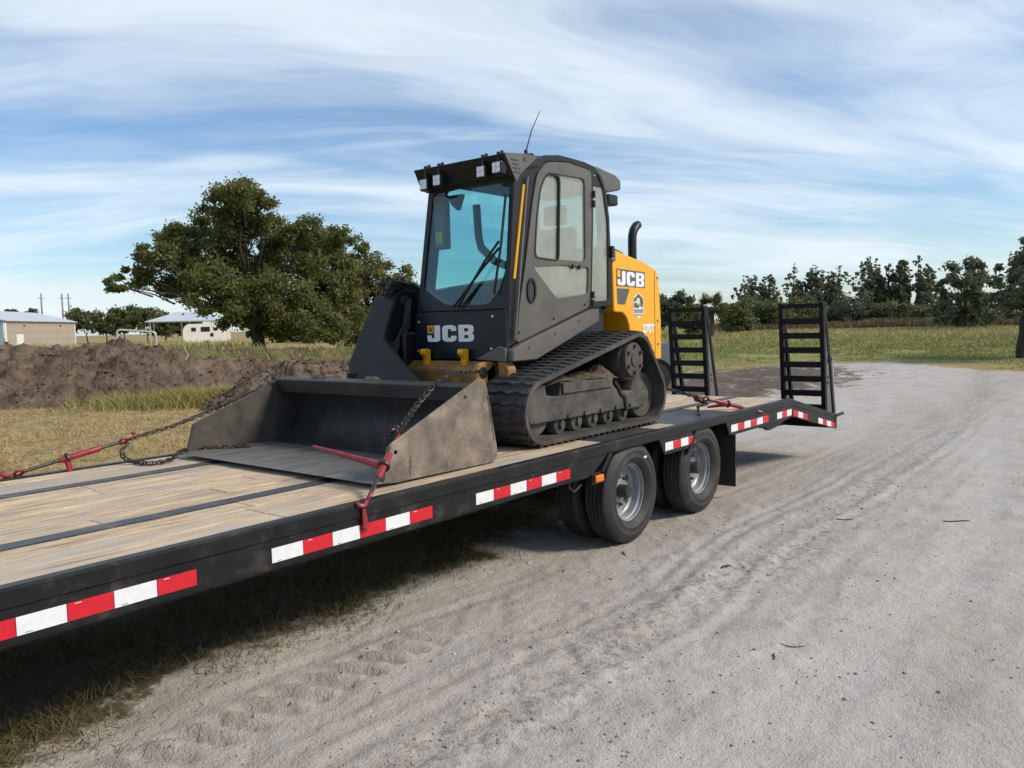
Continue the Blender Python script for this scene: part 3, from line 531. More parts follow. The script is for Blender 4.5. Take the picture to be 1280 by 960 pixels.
# tree with a bare trunk at the right edge of the lot
D = 36
tb = [blob(a, b, c, D, random.uniform(-2, 2)) for a, b, c in [(1262, 345, 14), (1285, 335, 20), (1275, 360, 20), (1250, 362, 12), (1262, 385, 12), (1300, 360, 26), (1330, 345, 30), (1315, 380, 22), (1345, 375, 22), (1290, 318, 16), (1320, 312, 20), (1240, 376, 9)]]
g = at(1276, 439, 36); tree('oak_tree', (g.x, g.y, 0), tb, 17000, .085, 'leafC', 'barkdark', 'dark gnarled tree with a bare trunk on the field edge', 'tree', .15, fork=.45, sub=16, shell=.4)
# casuarinas along the field
def casuarina(px, top, D, wpx, label, dense=1., n_=5200, base_py=None):
    T_ = at(px, top, D); base = (T_.x, T_.y, 0); H_ = T_.z; wd = 1.3*wpx/F_PX*D; bl = []; k = max(7, int(H_/1.05))
    k = max(12, int(H_/.55)); lead = [(random.uniform(-.5, .5)*wd, random.uniform(-.5, .5)*wd, random.uniform(.72, .98)) for _ in range(4)]; lead[0] = (0, 0, 1.0)
    for (lx, ly, lh) in lead:
        for i in range(k):
            f = .10+.90*i/(k-1); ww = wd*(.34+.66*math.sin(math.pi*min(1, .22+f*.70)))*.42
            for _ in range(2):
                a = random.uniform(0, 6.28); q = random.uniform(.1, 1.0)*ww; bl.append((T_.x+lx+math.cos(a)*q, T_.y+ly+math.sin(a)*q, H_*f*lh-random.uniform(0, .4), max(.32, ww*random.uniform(.28, .5))))
    random.shuffle(bl); bl = bl[:int(len(bl)*min(1, .55+.4*dense))]+[(T_.x, T_.y, H_, .3)]
    tree('casuarina_tree', base, bl, int(n_*dense*2.0), .22, 'leafC', 'barkdark', label, 'tree', .2, 'casuarina trees along the far side of the field', sub=5, shell=.2, flat=1.5, straight=True, limbs=False)
for a in [(935, 348, 140, 30, 'bushy casuarina at the end of the row nearest the palm', .8), (962, 344, 142, 24, 'leaning casuarina second in the row from the palm', .7), (992, 336, 145, 26, 'thin casuarina third in the row from the palm', .7), (1020, 335, 145, 26, 'feathery casuarina behind the ramp above the taped rail', .8), (1050, 334, 147, 28, 'feathery casuarina with a ragged top beside a gap in the row', .8), (1088, 324, 150, 24, 'dense pointed casuarina directly after the gap in the row', 1.2), (1112, 332, 150, 20, 'slim casuarina in the tight tall group', .9), (1128, 326, 150, 20, 'tall pointed casuarina in the tight tall group', 1.), (1148, 322, 152, 20, 'last casuarina of the tight tall group with two tips', 1.)]: casuarina(*a)
D = 95
tb = [blob(a, b, c, D, random.uniform(-3, 3)) for a, b, c in [(1215, 332, 12), (1200, 342, 13), (1225, 345, 12), (1188, 352, 11), (1178, 362, 9), (1208, 362, 15), (1232, 362, 14), (1195, 378, 16), (1220, 382, 18), (1185, 392, 14), (1240, 388, 16), (1205, 398, 16)]]
g = at(1208, 400, 95); tree('open_tree', (g.x, g.y, 0), tb, 11000, .2, 'leafC', 'barkdark', 'open crowned dark tree with sky gaps beyond the field', 'tree', .22, fork=.25, sub=12, shell=.4)
def bush(px, py, rpx, D, lm, label, n_=2600, wide=1.4, nm='bush', size=.2, group='bushes along the field edge'):
    bl = []; 
    for i in range(11):
        bl.append(blob(px+random.uniform(-1, 1)*rpx*wide*.7, py+random.uniform(-.25, .55)*rpx, rpx*random.uniform(.45, .7), D, random.uniform(-2, 2)))
    g = at(px, 400, D); tree(nm, (g.x, g.y, 0), bl, n_, size, lm, 'barkdark', label, 'bush', .1, group, fork=.3, sub=10, shell=.4)
for a in [(842, 384, 24, 85, 'leafC', 'large dark bush just behind the yellow engine cover', 6500), (868, 396, 22, 84, 'leafD', 'mid green bush below the palm', 4500), (925, 392, 24, 95, 'leafD', 'green bush next to the palm in the hedge row', 5200), (958, 390, 24, 110, 'leafD', 'round green bush two along from the palm', 5200), (996, 392, 24, 120, 'leafD', 'green bush seen through the rungs of the ramp above the taped rail', 5200), (1030, 394, 20, 124, 'leafD', 'green bush just past the ramp above the taped rail', 4200), (1062, 388, 24, 125, 'leafC', 'round dark bush at the gap in the casuarina row', 5200), (1098, 392, 20, 125, 'leafC', 'low bush under the dense pointed casuarina', 4200), (1134, 392, 20, 125, 'leafD', 'low green bush under the tight casuarina group', 4200), (1165, 394, 18, 120, 'leafD', 'pale green bush beside the tight casuarina group', 3600), (1235, 394, 18, 118, 'leafD', 'bush filling the space behind the open crowned tree', 3600), (1268, 402, 10, 120, 'leafD', 'far low bush behind the gnarled tree trunk', 1700)]: bush(*a)
for i, (px, py, rp, D_, lb) in enumerate([(108, 398, 16, 170, 'far rounded bush next to the tan shed'), (132, 402, 16, 165, 'far low bush second along from the tan shed'), (156, 399, 18, 160, 'far bush behind the pipe frame post nearer the shed'), (184, 394, 18, 160, 'far taller bush behind the pipe frame post nearer the canopy'), (206, 402, 16, 150, 'far bush beneath the canopy edge'), (235, 406, 14, 150, 'far bush deep under the canopy'), (365, 412, 16, 110, 'shadowy bush behind the broad tree trunk'), (405, 410, 18, 100, 'shadowy bush between the broad tree and the rounded tree'), (505, 410, 18, 95, 'shadowy bush beside the loader arm'), (14, 391, 5, 200, 'far small bush showing over the shed roof'), (36, 392, 6, 200, 'far tufted bush showing over the shed roof'), (-30, 402, 16, 180, 'far bush beyond the shadow tinted shed end')]): bush(px, py, rp, D_, 'leafD', lb, 3600, 1.5, 'bush', .26, 'far bushes behind the bank')
# palm
D = 76; T_ = at(890, 384, D); pr = root('palm_tree', (T_.x, T_.y, 0), 'short fan palm with drooping fronds behind the ramp beside the engine cover', 'palm')
mb = MB(); mb.tube([(T_.x, T_.y, -.1), (T_.x+.05, T_.y, T_.z*.5), (T_.x, T_.y, T_.z)], [.22, .18, .2], 9); mb.build('trunk', 'bark', pr, True)
Vp, Fp, rp_ = [], [], []
for i in range(70):
    az = random.uniform(0, 6.28); el = random.uniform(-.9, 1.25); L_ = random.uniform(1.5, 2.1); d = Vector((math.cos(az)*math.cos(el), math.sin(az)*math.cos(el), math.sin(el)))
    sd = d.cross(Vector((0, 0, 1))).normalized(); upv = sd.cross(d); c = Vector((T_.x, T_.y, T_.z))+d*L_*.35
    for j in range(11):
        f = (j-5)/5; e = (d*math.cos(f*1.1)+sd*math.sin(f*1.1)).normalized(); q = c+e*L_*(.62-.14*abs(f))-Vector((0, 0, .16*L_*(1-el*.3))); wv = sd*math.cos(f)*.07+d*(-math.sin(f))*.07
        k = len(Vp); Vp += [c-wv*.4, c+wv*.4, c.lerp(q, .6)+wv+upv*.03, q]; Fp.append((k, k+1, k+2, k+3)); rp_ += [random.random()*.6]*4
link('crown', npmesh('crown', np.array([tuple(v) for v in Vp]), np.array(Fp), dict(rnd=np.array(rp_))), 'leafP', pr)
x, y, D = polar(16000, 1080, 1420, 105, 135); blades(np.stack([x, y, 0*x], -1), 1.0, .07, .7, 'tall_weeds', 'weeds', 'band of reddish brown weeds along the far edge of the field', 'weeds')
x, y, D = polar(9000, 880, 1100, 105, 128); blades(np.stack([x, y, 0*x], -1), .8, .07, .7, 'tall_weeds', 'weeds', 'weedy strip in front of the casuarina row', 'weeds')
x, y, D = polar(9000, -80, 330, 42, 95); blades(np.stack([x, y, 0*x], -1), .75, .045, .4, 'meadow_grass', 'fieldgrass', 'yellow meadow grass between bank and tan shed', 'grass')
# ---------------------------------------------------------------- shed, canopy, caravan, pipe frame, poles
def frame2(a, b):
    a = Vector(a); b = Vector(b); u = (b-a); u.z = 0; Ln = u.length; u.normalize(); v = Vector((-u.y, u.x, 0)); return a, u, v, Ln
c0 = at(6, 425, 100); c0.z = 0; c1 = at(94, 425, 122); c1.z = 0; a, u, v, Ln = frame2(c0, c1)
if v.dot(a-Vector(CAM)) < 0: v = -v
def Q3(s_, t_, z_): return tuple(a+u*s_+v*t_+Vector((0, 0, z_)))
shed = root('tan_shed', c0, 'long tan metal shed with pale roof and shadow tinted end wall', 'shed'); HE = 3.35; DP = 9
def slab(name, pts4, mat, par, th=.06):
    p = [Vector(q) for q in pts4]; nrm = (p[1]-p[0]).cross(p[2]-p[0]).normalized()*th; MB().add([tuple(q) for q in p]+[tuple(q+nrm) for q in p], [(0, 1, 2, 3), (7, 6, 5, 4), (0, 4, 5, 1), (1, 5, 6, 2), (2, 6, 7, 3), (3, 7, 4, 0)]).build(name, mat, par)
for k in range(8):
    z0 = HE*k/8; slab('wall_sheet', [Q3(0, -.02*(k % 2), z0), Q3(Ln, -.02*(k % 2), z0), Q3(Ln, -.02*(k % 2), z0+HE/8), Q3(0, -.02*(k % 2), z0+HE/8)], 'barnwall', shed)
MB().add([Q3(-.05, .05, 0), Q3(-.05, DP, 0), Q3(-.05, DP, HE), Q3(-.05, DP/2, HE+1.2), Q3(-.05, .05, HE), Q3(-.12, .05, 0), Q3(-.12, DP, 0), Q3(-.12, DP, HE), Q3(-.12, DP/2, HE+1.2), Q3(-.12, .05, HE)], [(0, 1, 2, 3, 4), (9, 8, 7, 6, 5), (0, 5, 6, 1), (1, 6, 7, 2), (2, 7, 8, 3), (3, 8, 9, 4), (4, 9, 5, 0)]).build('end_wall', 'barnshadow', shed)
slab('roof', [Q3(-.3, -.35, HE-.05), Q3(Ln+.3, -.35, HE-.05), Q3(Ln+.3, DP/2, HE+1.25), Q3(-.3, DP/2, HE+1.25)], 'roofmetal', shed, .08)
slab('roof', [Q3(-.3, DP/2, HE+1.25), Q3(Ln+.3, DP/2, HE+1.25), Q3(Ln+.3, DP+.3, HE-.1), Q3(-.3, DP+.3, HE-.1)], 'roofmetal', shed, .08)
slab('corner_trim', [Q3(-.15, -.12, 0), Q3(.35, -.12, 0), Q3(.35, -.12, HE-.1), Q3(-.15, -.12, HE-.1)], 'whitepaint', shed, -.06); slab('corner_trim', [Q3(Ln-.3, -.12, 0), Q3(Ln, -.12, 0), Q3(Ln, -.12, HE-.1), Q3(Ln-.3, -.12, HE-.1)], 'whitepaint', shed, -.06)
slab('white_door', [Q3(3.0, -.1, .5), Q3(5.0, -.1, .5), Q3(5.0, -.1, 1.9), Q3(3.0, -.1, 1.9)], 'whitepaint', shed, -.06)
for s_ in (5.2, Ln-6): slab('vent', [Q3(s_, -.1, 2.75), Q3(s_+.5, -.1, 2.75), Q3(s_+.5, -.1, 2.95), Q3(s_, -.1, 2.95)], 'darkglass', shed, -.05)
# canopy
c0 = at(184, 420, 108); c0.z = 0; c1 = at(270, 420, 108); c1.z = 0; a, u, v, Ln = frame2(c0, c1)
if v.dot(a-Vector(CAM)) < 0: v = -v
cp = root('metal_canopy', c0, 'white open sided metal canopy beside the broad tree', 'canopy')
slab('roof', [Q3(-.2, -.3, 2.98), Q3(Ln+.5, -.3, 2.98), Q3(Ln-1.0, 4, 4.15), Q3(3.4, 4, 4.15)], 'roofmetal', cp, .09); slab('roof', [Q3(3.4, 4, 4.15), Q3(Ln-1.0, 4, 4.15), Q3(Ln+.5, 8, 3.0), Q3(-.2, 8, 3.0)], 'roofmetal', cp, .09)
for s_, t_ in ((.4, .1), (Ln*.62, .1), (Ln-.2, .1), (.6, 7.4), (Ln*.5, 7.4), (Ln-.2, 7.4)): p = Q3(s_, t_, 0); MB().box(p[0]-.05, p[0]+.05, p[1]-.05, p[1]+.05, 0, 3.0).build('post', 'galv', cp)
# caravan
c0 = at(229, 424, 103); c0.z = 0; c1 = at(290, 424, 103); c1.z = 0; a, u, v, Ln = frame2(c0, c1)
if v.dot(a-Vector(CAM)) < 0: v = -v
cv = root('caravan', c0, 'cream caravan with rounded ends parked under the canopy', 'caravan')
prof = rounded([(0, .5), (0, 2.1), (.5, 2.62), (Ln-1.4, 2.62), (Ln-.2, 1.9), (Ln, .5)], .8, 6); m = len(prof)
MB().add([Q3(p[0], 0, p[1]) for p in prof]+[Q3(p[0], 2.3, p[1]) for p in prof], [tuple(range(m)), tuple(range(2*m-1, m-1, -1))]+[(i, (i+1) % m, m+(i+1) % m, m+i) for i in range(m)]).build('body', 'cream', cv)
for s0, s1, z0, z1 in ((.95, 1.45, 1.75, 2.2), (2.0, 3.0, 1.7, 2.25), (3.4, 3.85, 1.8, 2.15), (Ln-2.4, Ln-2.05, 1.1, 1.5)): slab('window', [Q3(s0, -.04, z0), Q3(s1, -.04, z0), Q3(s1, -.04, z1), Q3(s0, -.04, z1)], 'darkglass', cv, -.05)
p = Q3(Ln*.5, 0, .33); MB().lathe([(.02, -.1), (.33, -.1), (.33, .12), (.02, .12)], p, 16).build('wheel', 'tyre', cv)
# pipe frame
g0 = at(146, 412, 38); g1 = at(194.5, 415, 38); pts = []
for i in range(6): t = i/5*math.pi/2; pts.append(Vector((g0.x, g0.y, g0.z-.14)).lerp(g0, math.sin(t))+(g1-g0).normalized()*.14*(1-math.cos(t)))
p2 = []
for i in range(6): t = (1-i/5)*math.pi/2; p2.append(Vector((g1.x, g1.y, g1.z-.14)).lerp(g1, math.sin(t))-(g1-g0).normalized()*.14*(1-math.cos(t)))
tag(MB().tube([Vector((g0.x, g0.y, -.1))]+pts+p2+[Vector((g1.x, g1.y, -.1))], .042, 8).build('pipe_frame', 'galv', None, True), 'pale bent metal pipe frame standing behind the dirt mound', 'pipe frame')
for px, lb in ((51, 'lone tall utility pole behind the tan shed'), (77, 'tall utility pole of the close pair, farther from the lone one by a gap'), (85, 'outer tall utility pole of the close pair')):
    q = at(px, 367, 300); ur = root('utility_pole', (q.x, q.y, 0), lb, 'pole', 'utility poles on the horizon'); MB().tube([(q.x, q.y, 0), (q.x, q.y, q.z)], [.34, .22], 8).build('pole_shaft', 'pole', ur, True)
    MB().box(q.x-.9, q.x+.9, q.y-.1, q.y+.1, q.z-1.6, q.z-1.4).build('cross_arm', 'pole', ur)
# ================================================================ TRAILER
HD = .864
def onY(px, py, Y): d = ray(px, py); return Vector(CAM)+d*((Y-CAM[1])/d.y)
def onZ(px, py, Z): d = ray(px, py); return Vector(CAM)+d*((Z-CAM[2])/d.z)
def onX(px, py, X): d = ray(px, py); return Vector(CAM)+d*((X-CAM[0])/d.x)
TR = root('flatbed_trailer', (0, 1.295, 0), 'black flatbed trailer with plank deck, red and white tape and raised ramps', 'trailer')
WID = 2.59; XF = -7.2; XD = 3.45; XE = 5.05; ZE = .525
def mir(y): return WID-y
# planks
def plank(x0, x1, y0, y1):
    z1 = HD-.006+random.uniform(-.003, .003); MB().box(x0+.002, x1-.002, y0+.0025, y1-.0025, z1-.038, z1).build('plank', 'wood', TR, bevel=.004)
def prow(ya, yb, k, spans):
    wd = (yb-ya)/k
    for i in range(k):
        for (x0, x1) in spans:
            x = x0
            while x < x1-.05:
                x2 = min(x1, x+random.uniform(3.2, 4.9))
                if x1-x2 < .5: x2 = x1
                plank(x, x2, ya+i*wd, ya+(i+1)*wd); x = x2
prow(.075, .621, 3, [(XF+.1, -.36), (2.02, XD)]); prow(.731, 1.885, 6, [(XF+.1, XD)]); prow(1.995, WID-.075, 3, [(XF+.1, -.36), (2.02, XD)])
for y0 in (.075, 1.995):
    plank(.52, .86, y0, y0+.19)
    MB().box(-.355, .515, y0, y0+.52, HD-.03, HD-.004).build('wheel_cover_plate', 'plate', TR); MB().box(.865, 2.015, y0, y0+.52, HD-.03, HD-.004).build('wheel_cover_plate', 'plate', TR)
    MB().box(.52, .86, y0+.195, y0+.52, HD-.03, HD-.006).build('wheel_cover_plate', 'plate', TR)
for y0 in (.624, 1.888): MB().box(XF+.1, XD, y0, y0+.104, HD-.04, HD+.001).build('deck_strip', 'plate', TR)
def rail(sgn):
    Y = (lambda y: y) if sgn > 0 else mir
    def bx(x0, x1, ya, yb, z0, z1, nm, bev=.004): a, b = sorted((Y(ya), Y(yb))); return MB().box(x0, x1, a, b, z0, z1).build(nm, 'black', TR, bevel=bev)
    bx(XF, XD, -.004, .072, .782, HD+.004, 'rub_rail', .012)
    a, b = sorted((Y(.006), Y(.018)))
    lo = .655
    MB().prism([(XF, lo), (-.62, lo), (-.40, .785), (XF, .785)], 'y', a, b).build('side_web', 'black', TR)
    MB().prism([(.40, .785), (.50, .645), (1.10, .645), (1.00, .785)][::1], 'y', a, b).build('side_web', 'black', TR)
    MB().prism([(1.72, .785), (1.80, lo), (3.50, lo), (3.46, .785)], 'y', a, b).build('side_web', 'black', TR)
    bx(XF, -.66, .01, .09, lo-.012, lo, 'lower_flange', 0); bx(1.85, 3.4, .01, .09, lo-.012, lo, 'lower_flange', 0)
    for (x0, x1) in ((-.56, -.36), (.90, 1.10)):           # diagonal gussets by the tyres
        MB().prism([(x0, .60), (x0+.05*(1 if x0 < x1 else -1), .60), (x1+.03, .785), (x1-.03, .785)], 'y', *sorted((Y(.0), Y(.05)))).build('gusset', 'black', TR)
    # dovetail side
    a, b = sorted((Y(0.0), Y(.05)))
    def zt(x): return HD+(ZE-HD)*(x-XD)/(XE-XD)
    MB().prism([(XD-.02, HD+.003), (XE, ZE), (XE, ZE-.055), (XD-.02, HD-.07)], 'y', a, b).build('dovetail_rail', 'black', TR, bevel=.006)
    a, b = sorted((Y(.008), Y(.02))); MB().prism([(XD-.0, HD-.07), (XE, ZE-.055), (XE, ZE-.19), (XD+.06, .655)], 'y', a, b).build('dovetail_web', 'black', TR)
rail(1); rail(-1)
# stake slots
for x in (-5.6, -3.62, -2.02, -.75, 2.62): MB().box(x, x+.19, .0035, .0075, .762, .776).build('stake_slot', 'cabdark', TR)
# reflective tape
def tape(xs, cols, pt=lambda x: .0):
    for i in range(len(cols)):
        MB().box(xs[i]+.0015, xs[i+1]-.0015, .0025, .0055, .677, .748).build('reflective_tape', 'tapered' if cols[i] == 'r' else 'tapewhite', TR)
        MB().box(xs[i]+.03, xs[i]+.055, .0015, .0024, .682 if cols[i] == 'w' else .740, .6845 if cols[i] == 'w' else .7425).build('tape_print', 'rampplate' if cols[i] == 'w' else 'tapewhite', TR)
tape([-6.35+.183*i for i in range(7)], 'rwrwrw'[::-1]); tape([-4.86+.181*i for i in range(7)], 'wrwrwr'); tape([-3.39+.1815*i for i in range(7)], 'wrwrwr'); tape([-1.92+.169*i for i in range(7)], 'wrwrwr')
tape([.50+.142*i for i in range(5)], 'wrwr'); tape([1.83+.158*i for i in range(7)], 'wrwrwr'); tape([3.02+.145*i for i in range(4)], 'wrw')
def zt(x): return HD+(ZE-HD)*(x-XD)/(XE-XD)
def stape(x0, cols, ln=.155):
    for i, c in enumerate(cols):
        xa, xb = x0+i*ln, x0+(i+1)*ln-.003; MB().prism([(xa, zt(xa)-.118), (xb, zt(xb)-.118), (xb, zt(xb)-.185), (xa, zt(xa)-.185)], 'y', .0045, .0075).build('reflective_tape', 'tapered' if c == 'r' else 'tapewhite', TR)
stape(3.52, 'rwr'); stape(4.36, 'wrwr', .16)
# frame
for y in (.62, 1.87): MB().box(XF, 3.3, y, y+.10, .42, .80).build('main_beam', 'black', TR)
for i in range(18):
    x = XF+.4+i*.61; MB().box(x, x+.05, .10, WID-.1, .70, .815).build('cross_member', 'black', TR)
MB().prism([(3.3, .80), (XE-.05, ZE-.06), (XE-.05, .36), (4.2, .40), (3.5, .52), (2.6, .40), (2.5, .80)], 'y', .62, .72).build('dovetail_beam', 'black', TR)
MB().prism([(3.3, .80), (XE-.05, ZE-.06), (XE-.05, .36), (4.2, .40), (3.5, .52), (2.6, .40), (2.5, .80)], 'y', 1.87, 1.97).build('dovetail_beam', 'black', TR)
MB().prism([(2.75, .66), (2.95, .56), (3.2, .58), (3.6, .655)], 'y', .06, .12).build('brace', 'black', TR)
MB().box(XE-.06, XE, 0, WID, .35, ZE-.004).build('rear_bumper', 'black', TR, bevel=.005)
for i in range(8):
    x = XD+.12+i*.18; MB().prism([(x, zt(x)-.005), (x+.06, zt(x+.06)-.005), (x+.06, zt(x+.06)-.05), (x, zt(x)-.05)], 'y', .055, WID-.055).build('dovetail_cleat', 'black', TR)
MB().prism([(XD, HD-.05), (XE-.07, ZE-.045), (XE-.07, ZE-.06), (XD, HD-.065)], 'y', .055, WID-.055).build('dovetail_floor', 'plate', TR)
MB().tube([(XE+.0, .02, ZE-.02), (XE+.30, .02, ZE-.02)], .022, 10).build('ramp_hinge_pin', 'black', TR)
MB().lathe([(.0, -.08), (.03, -.08), (.03, .0), (.0, 0)], (XE+.02, .1, ZE-.02), 12).build('hinge_knob', 'hub', TR)
for x in (0, 1.251): MB().tube([(x, .3, .41), (x, WID-.3, .41)], .065, 12).build('axle', 'black', TR)
for y in (.55, 1.95): MB().box(-.6, 1.9, y, y+.09, .46, .60).build('spring_hanger', 'black', TR)
for s_ in (.30, 2.29): MB().box(-6.2, -6.08, s_-.06, s_+.06, 0.02, .80).build('landing_leg', 'black', TR)
# wheels
tp = [(.235, .040), (.262, .012), (.282, .004), (.286, .001), (.292, .001), (.296, .003), (.33, .0015), (.335, -.001), (.345, -.001), (.350, .002), (.378, .010), (.398, .026), (.408, .036)]
for k in range(4):
    y = .052+k*.0345; tp += [(.410, y), (.410, y+.006), (.398, y+.008), (.398, y+.014), (.410, y+.016)]
tp += [(.410, .196)]; tp += [(r_, .232-y_) for r_, y_ in tp[12::-1]]
wt = MB().lathe(tp, (0, 0, 0), 64, close=True).mesh('tyre'); wt.materials.append(MT['tyre'])
rp = [(.252, .028), (.256, .036), (.244, .043), (.228, .050), (.226, .075), (.212, .082), (.206, .135), (.19, .142), (.185, .150), (.10, .150), (.095, .138), (.07, .138), (.0, .138), (.0, .15), (.185, .16), (.215, .152), (.225, .09), (.235, .05)]
wr = MB().lathe(rp, (0, 0, 0), 56).mesh('wheel'); wr.materials.append(MT['rim'])
hb = MB().lathe([(0, .045), (.045, .045), (.052, .055), (.055, .138), (.085, .139), (.085, .15), (0, .15)], (0, 0, 0), 28)
for k in range(8): a = k*math.pi/4; hb.lathe([(0, .122), (.013, .122), (.013, .15)], (.115*math.cos(a), 0, .115*math.sin(a)), 6)
hb = hb.mesh('hub'); hb.materials.append(MT['hub'])
hh = MB().lathe([(0, .1475), (.027, .1475), (.027, .1495)], (0, 0, 0), 16).mesh('hand_hole'); hh.materials.append(MT['hub'])
for m_ in (wt, wr, hb): m_.shade_smooth(); m_.set_sharp_from_angle(angle=R(35))
for x in (0, 1.251):
    for y, rz in ((.015, 0), (.295+.232, math.pi), (WID-.015, math.pi), (WID-.295-.232, 0)):
        o = link('wheel', wr, None, TR); o.location = (x, y, .41); o.rotation_euler.z = rz; o.rotation_euler.y = random.uniform(0, 3)
        for nm, me, lc in [('tyre', wt, (0, 0, 0)), ('hub', hb, (0, 0, 0))]+[('hand_hole', hh, (.155*math.cos(q*2*math.pi/5+.3), 0, .155*math.sin(q*2*math.pi/5+.3))) for q in range(5)]: c = bpy.data.objects.new(nm, me); COL.objects.link(c); c.parent = o; c.location = lc
for y0, y1 in ((.03, .60), (WID-.60, WID-.03)): MB().box(1.985, 1.997, y0, y1, .11, .73).build('mud_flap', 'tyre', TR); MB().box(1.98, 2.0, y0, y1, .73, .80).build('flap_bracket', 'black', TR)
lamp = MB().box(-.63, -.47, .0, .03, .575, .665).build('side_marker', 'black', TR, bevel=.006); MB().box(-.605, -.495, -.022, -.001, .592, .648).build('amber_lens', 'amber', lamp, bevel=.010, seg=2)
MB().tube([(-.78, .1, .66), (-.80, .09, .58), (-.74, .09, .54), (-.66, .08, .58)], .010, 7).build('air_hose', 'hose', TR)
q = onY(806.5, 571, .01); MB().box(q.x-.022, q.x+.022, .0085, .0125, q.z-.008, q.z+.008).build('tyre_label', 'white', TR)
# ramps
def ramp(y0, y1):
    zt0, zb = 1.955, .50
    def xf_(z): return 4.655+(1.955-z)*.085
    def xr_(z): return 4.735+(1.955-z)*.262
    def bar(y, w_, xa, xb, nm, par=None, mt='ramp'):
        return MB().add([(xa(zt0), y, zt0), (xb(zt0), y, zt0), (xb(zt0), y+w_, zt0), (xa(zt0), y+w_, zt0), (xa(zb), y, zb), (xb(zb), y, zb), (xb(zb), y+w_, zb), (xa(zb), y+w_, zb)], [(0, 1, 2, 3), (7, 6, 5, 4), (0, 4, 5, 1), (1, 5, 6, 2), (2, 6, 7, 3), (3, 7, 4, 0)]).build(nm, mt, par or TR, bevel=.004)
    rp_ = bar(y1-.055, .055, xf_, lambda z: xf_(z)+.07, 'ramp')
    bar(y0, .055, xf_, lambda z: xf_(z)+.07, 'stringer', rp_)
    for y in (y0, y1-.05): bar(y, .05, lambda z: xr_(z)-.035, lambda z: xr_(z)+.03, 'rear_leg', rp_)
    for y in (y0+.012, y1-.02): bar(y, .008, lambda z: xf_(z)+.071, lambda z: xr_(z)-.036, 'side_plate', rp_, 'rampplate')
    for k in range(8):
        z = 1.945-k*.183; MB().box(xf_(z)+.002, xf_(z)+.075, y0+.0555, y1-.0555, z-.075 if k else z-.055, z).build('rung', 'ramp', rp_, bevel=.004)
    MB().box(xf_(1.05)+.12, xf_(1.05)+.14, y0+.06, y1-.06, .95, .975).build('spring_bar', 'ramp', rp_)
    for z in (.92, .99): MB().box(xf_(z)+.12, xf_(z)+.17, y0+.008, y0+.0118, z, z+.04).build('pin_slot', 'hub', rp_)
    return rp_
r1 = ramp(.05, .62); r2 = ramp(1.64, 2.20)
MB().tube([(4.93, .03, 1.28), (4.99, .03, .95), (5.08, .03, .55)], .012, 7).build('latch_rod', 'galv', r1); MB().tube([(4.86, .02, 1.24), (4.95, .02, 1.27)], .022, 8).build('latch_handle', 'rampplate', r1)
# ================================================================ LOADER
LD = root('track_loader', (0, 1.29, HD), 'yellow and black compact track loader with cab and lowered bucket on the trailer', 'track loader')
# ---- tracks
CIR = [(-.81, 1.13, .247), (.57, 1.45, .232), (.80, 1.125, .242)]
def hull(circs, off):
    P = np.array([(cx+(r_+off)*math.cos(t), cz+(r_+off)*math.sin(t)) for cx, cz, r_ in circs for t in np.linspace(0, 2*math.pi, 240, endpoint=False)]); P = P[np.lexsort((P[:, 1], P[:, 0]))]
    def half(pts):
        h = []
        for p in pts:
            while len(h) > 1 and (h[-1][0]-h[-2][0])*(p[1]-h[-2][1])-(h[-1][1]-h[-2][1])*(p[0]-h[-2][0]) <= 0: h.pop()
            h.append(p)
        return h
    return np.array(half(P)[:-1]+half(P[::-1])[:-1])
def resample(P, k):
    Q = np.vstack([P, P[:1]]); s = np.r_[0, np.cumsum(np.hypot(*np.diff(Q, axis=0).T))]; t = np.linspace(0, s[-1], k, endpoint=False); return np.stack([np.interp(t, s, Q[:, 0]), np.interp(t, s, Q[:, 1])], -1), s[-1]
po, Lp = resample(hull(CIR, 0), 180); tn = np.roll(po, -1, 0)-np.roll(po, 1, 0); tn /= np.linalg.norm(tn, axis=1)[:, None]; nr = np.stack([tn[:, 1], -tn[:, 0]], -1); pin = po-nr*.034
NL = 58; lpos, _ = resample(hull(CIR, 0), NL*4)
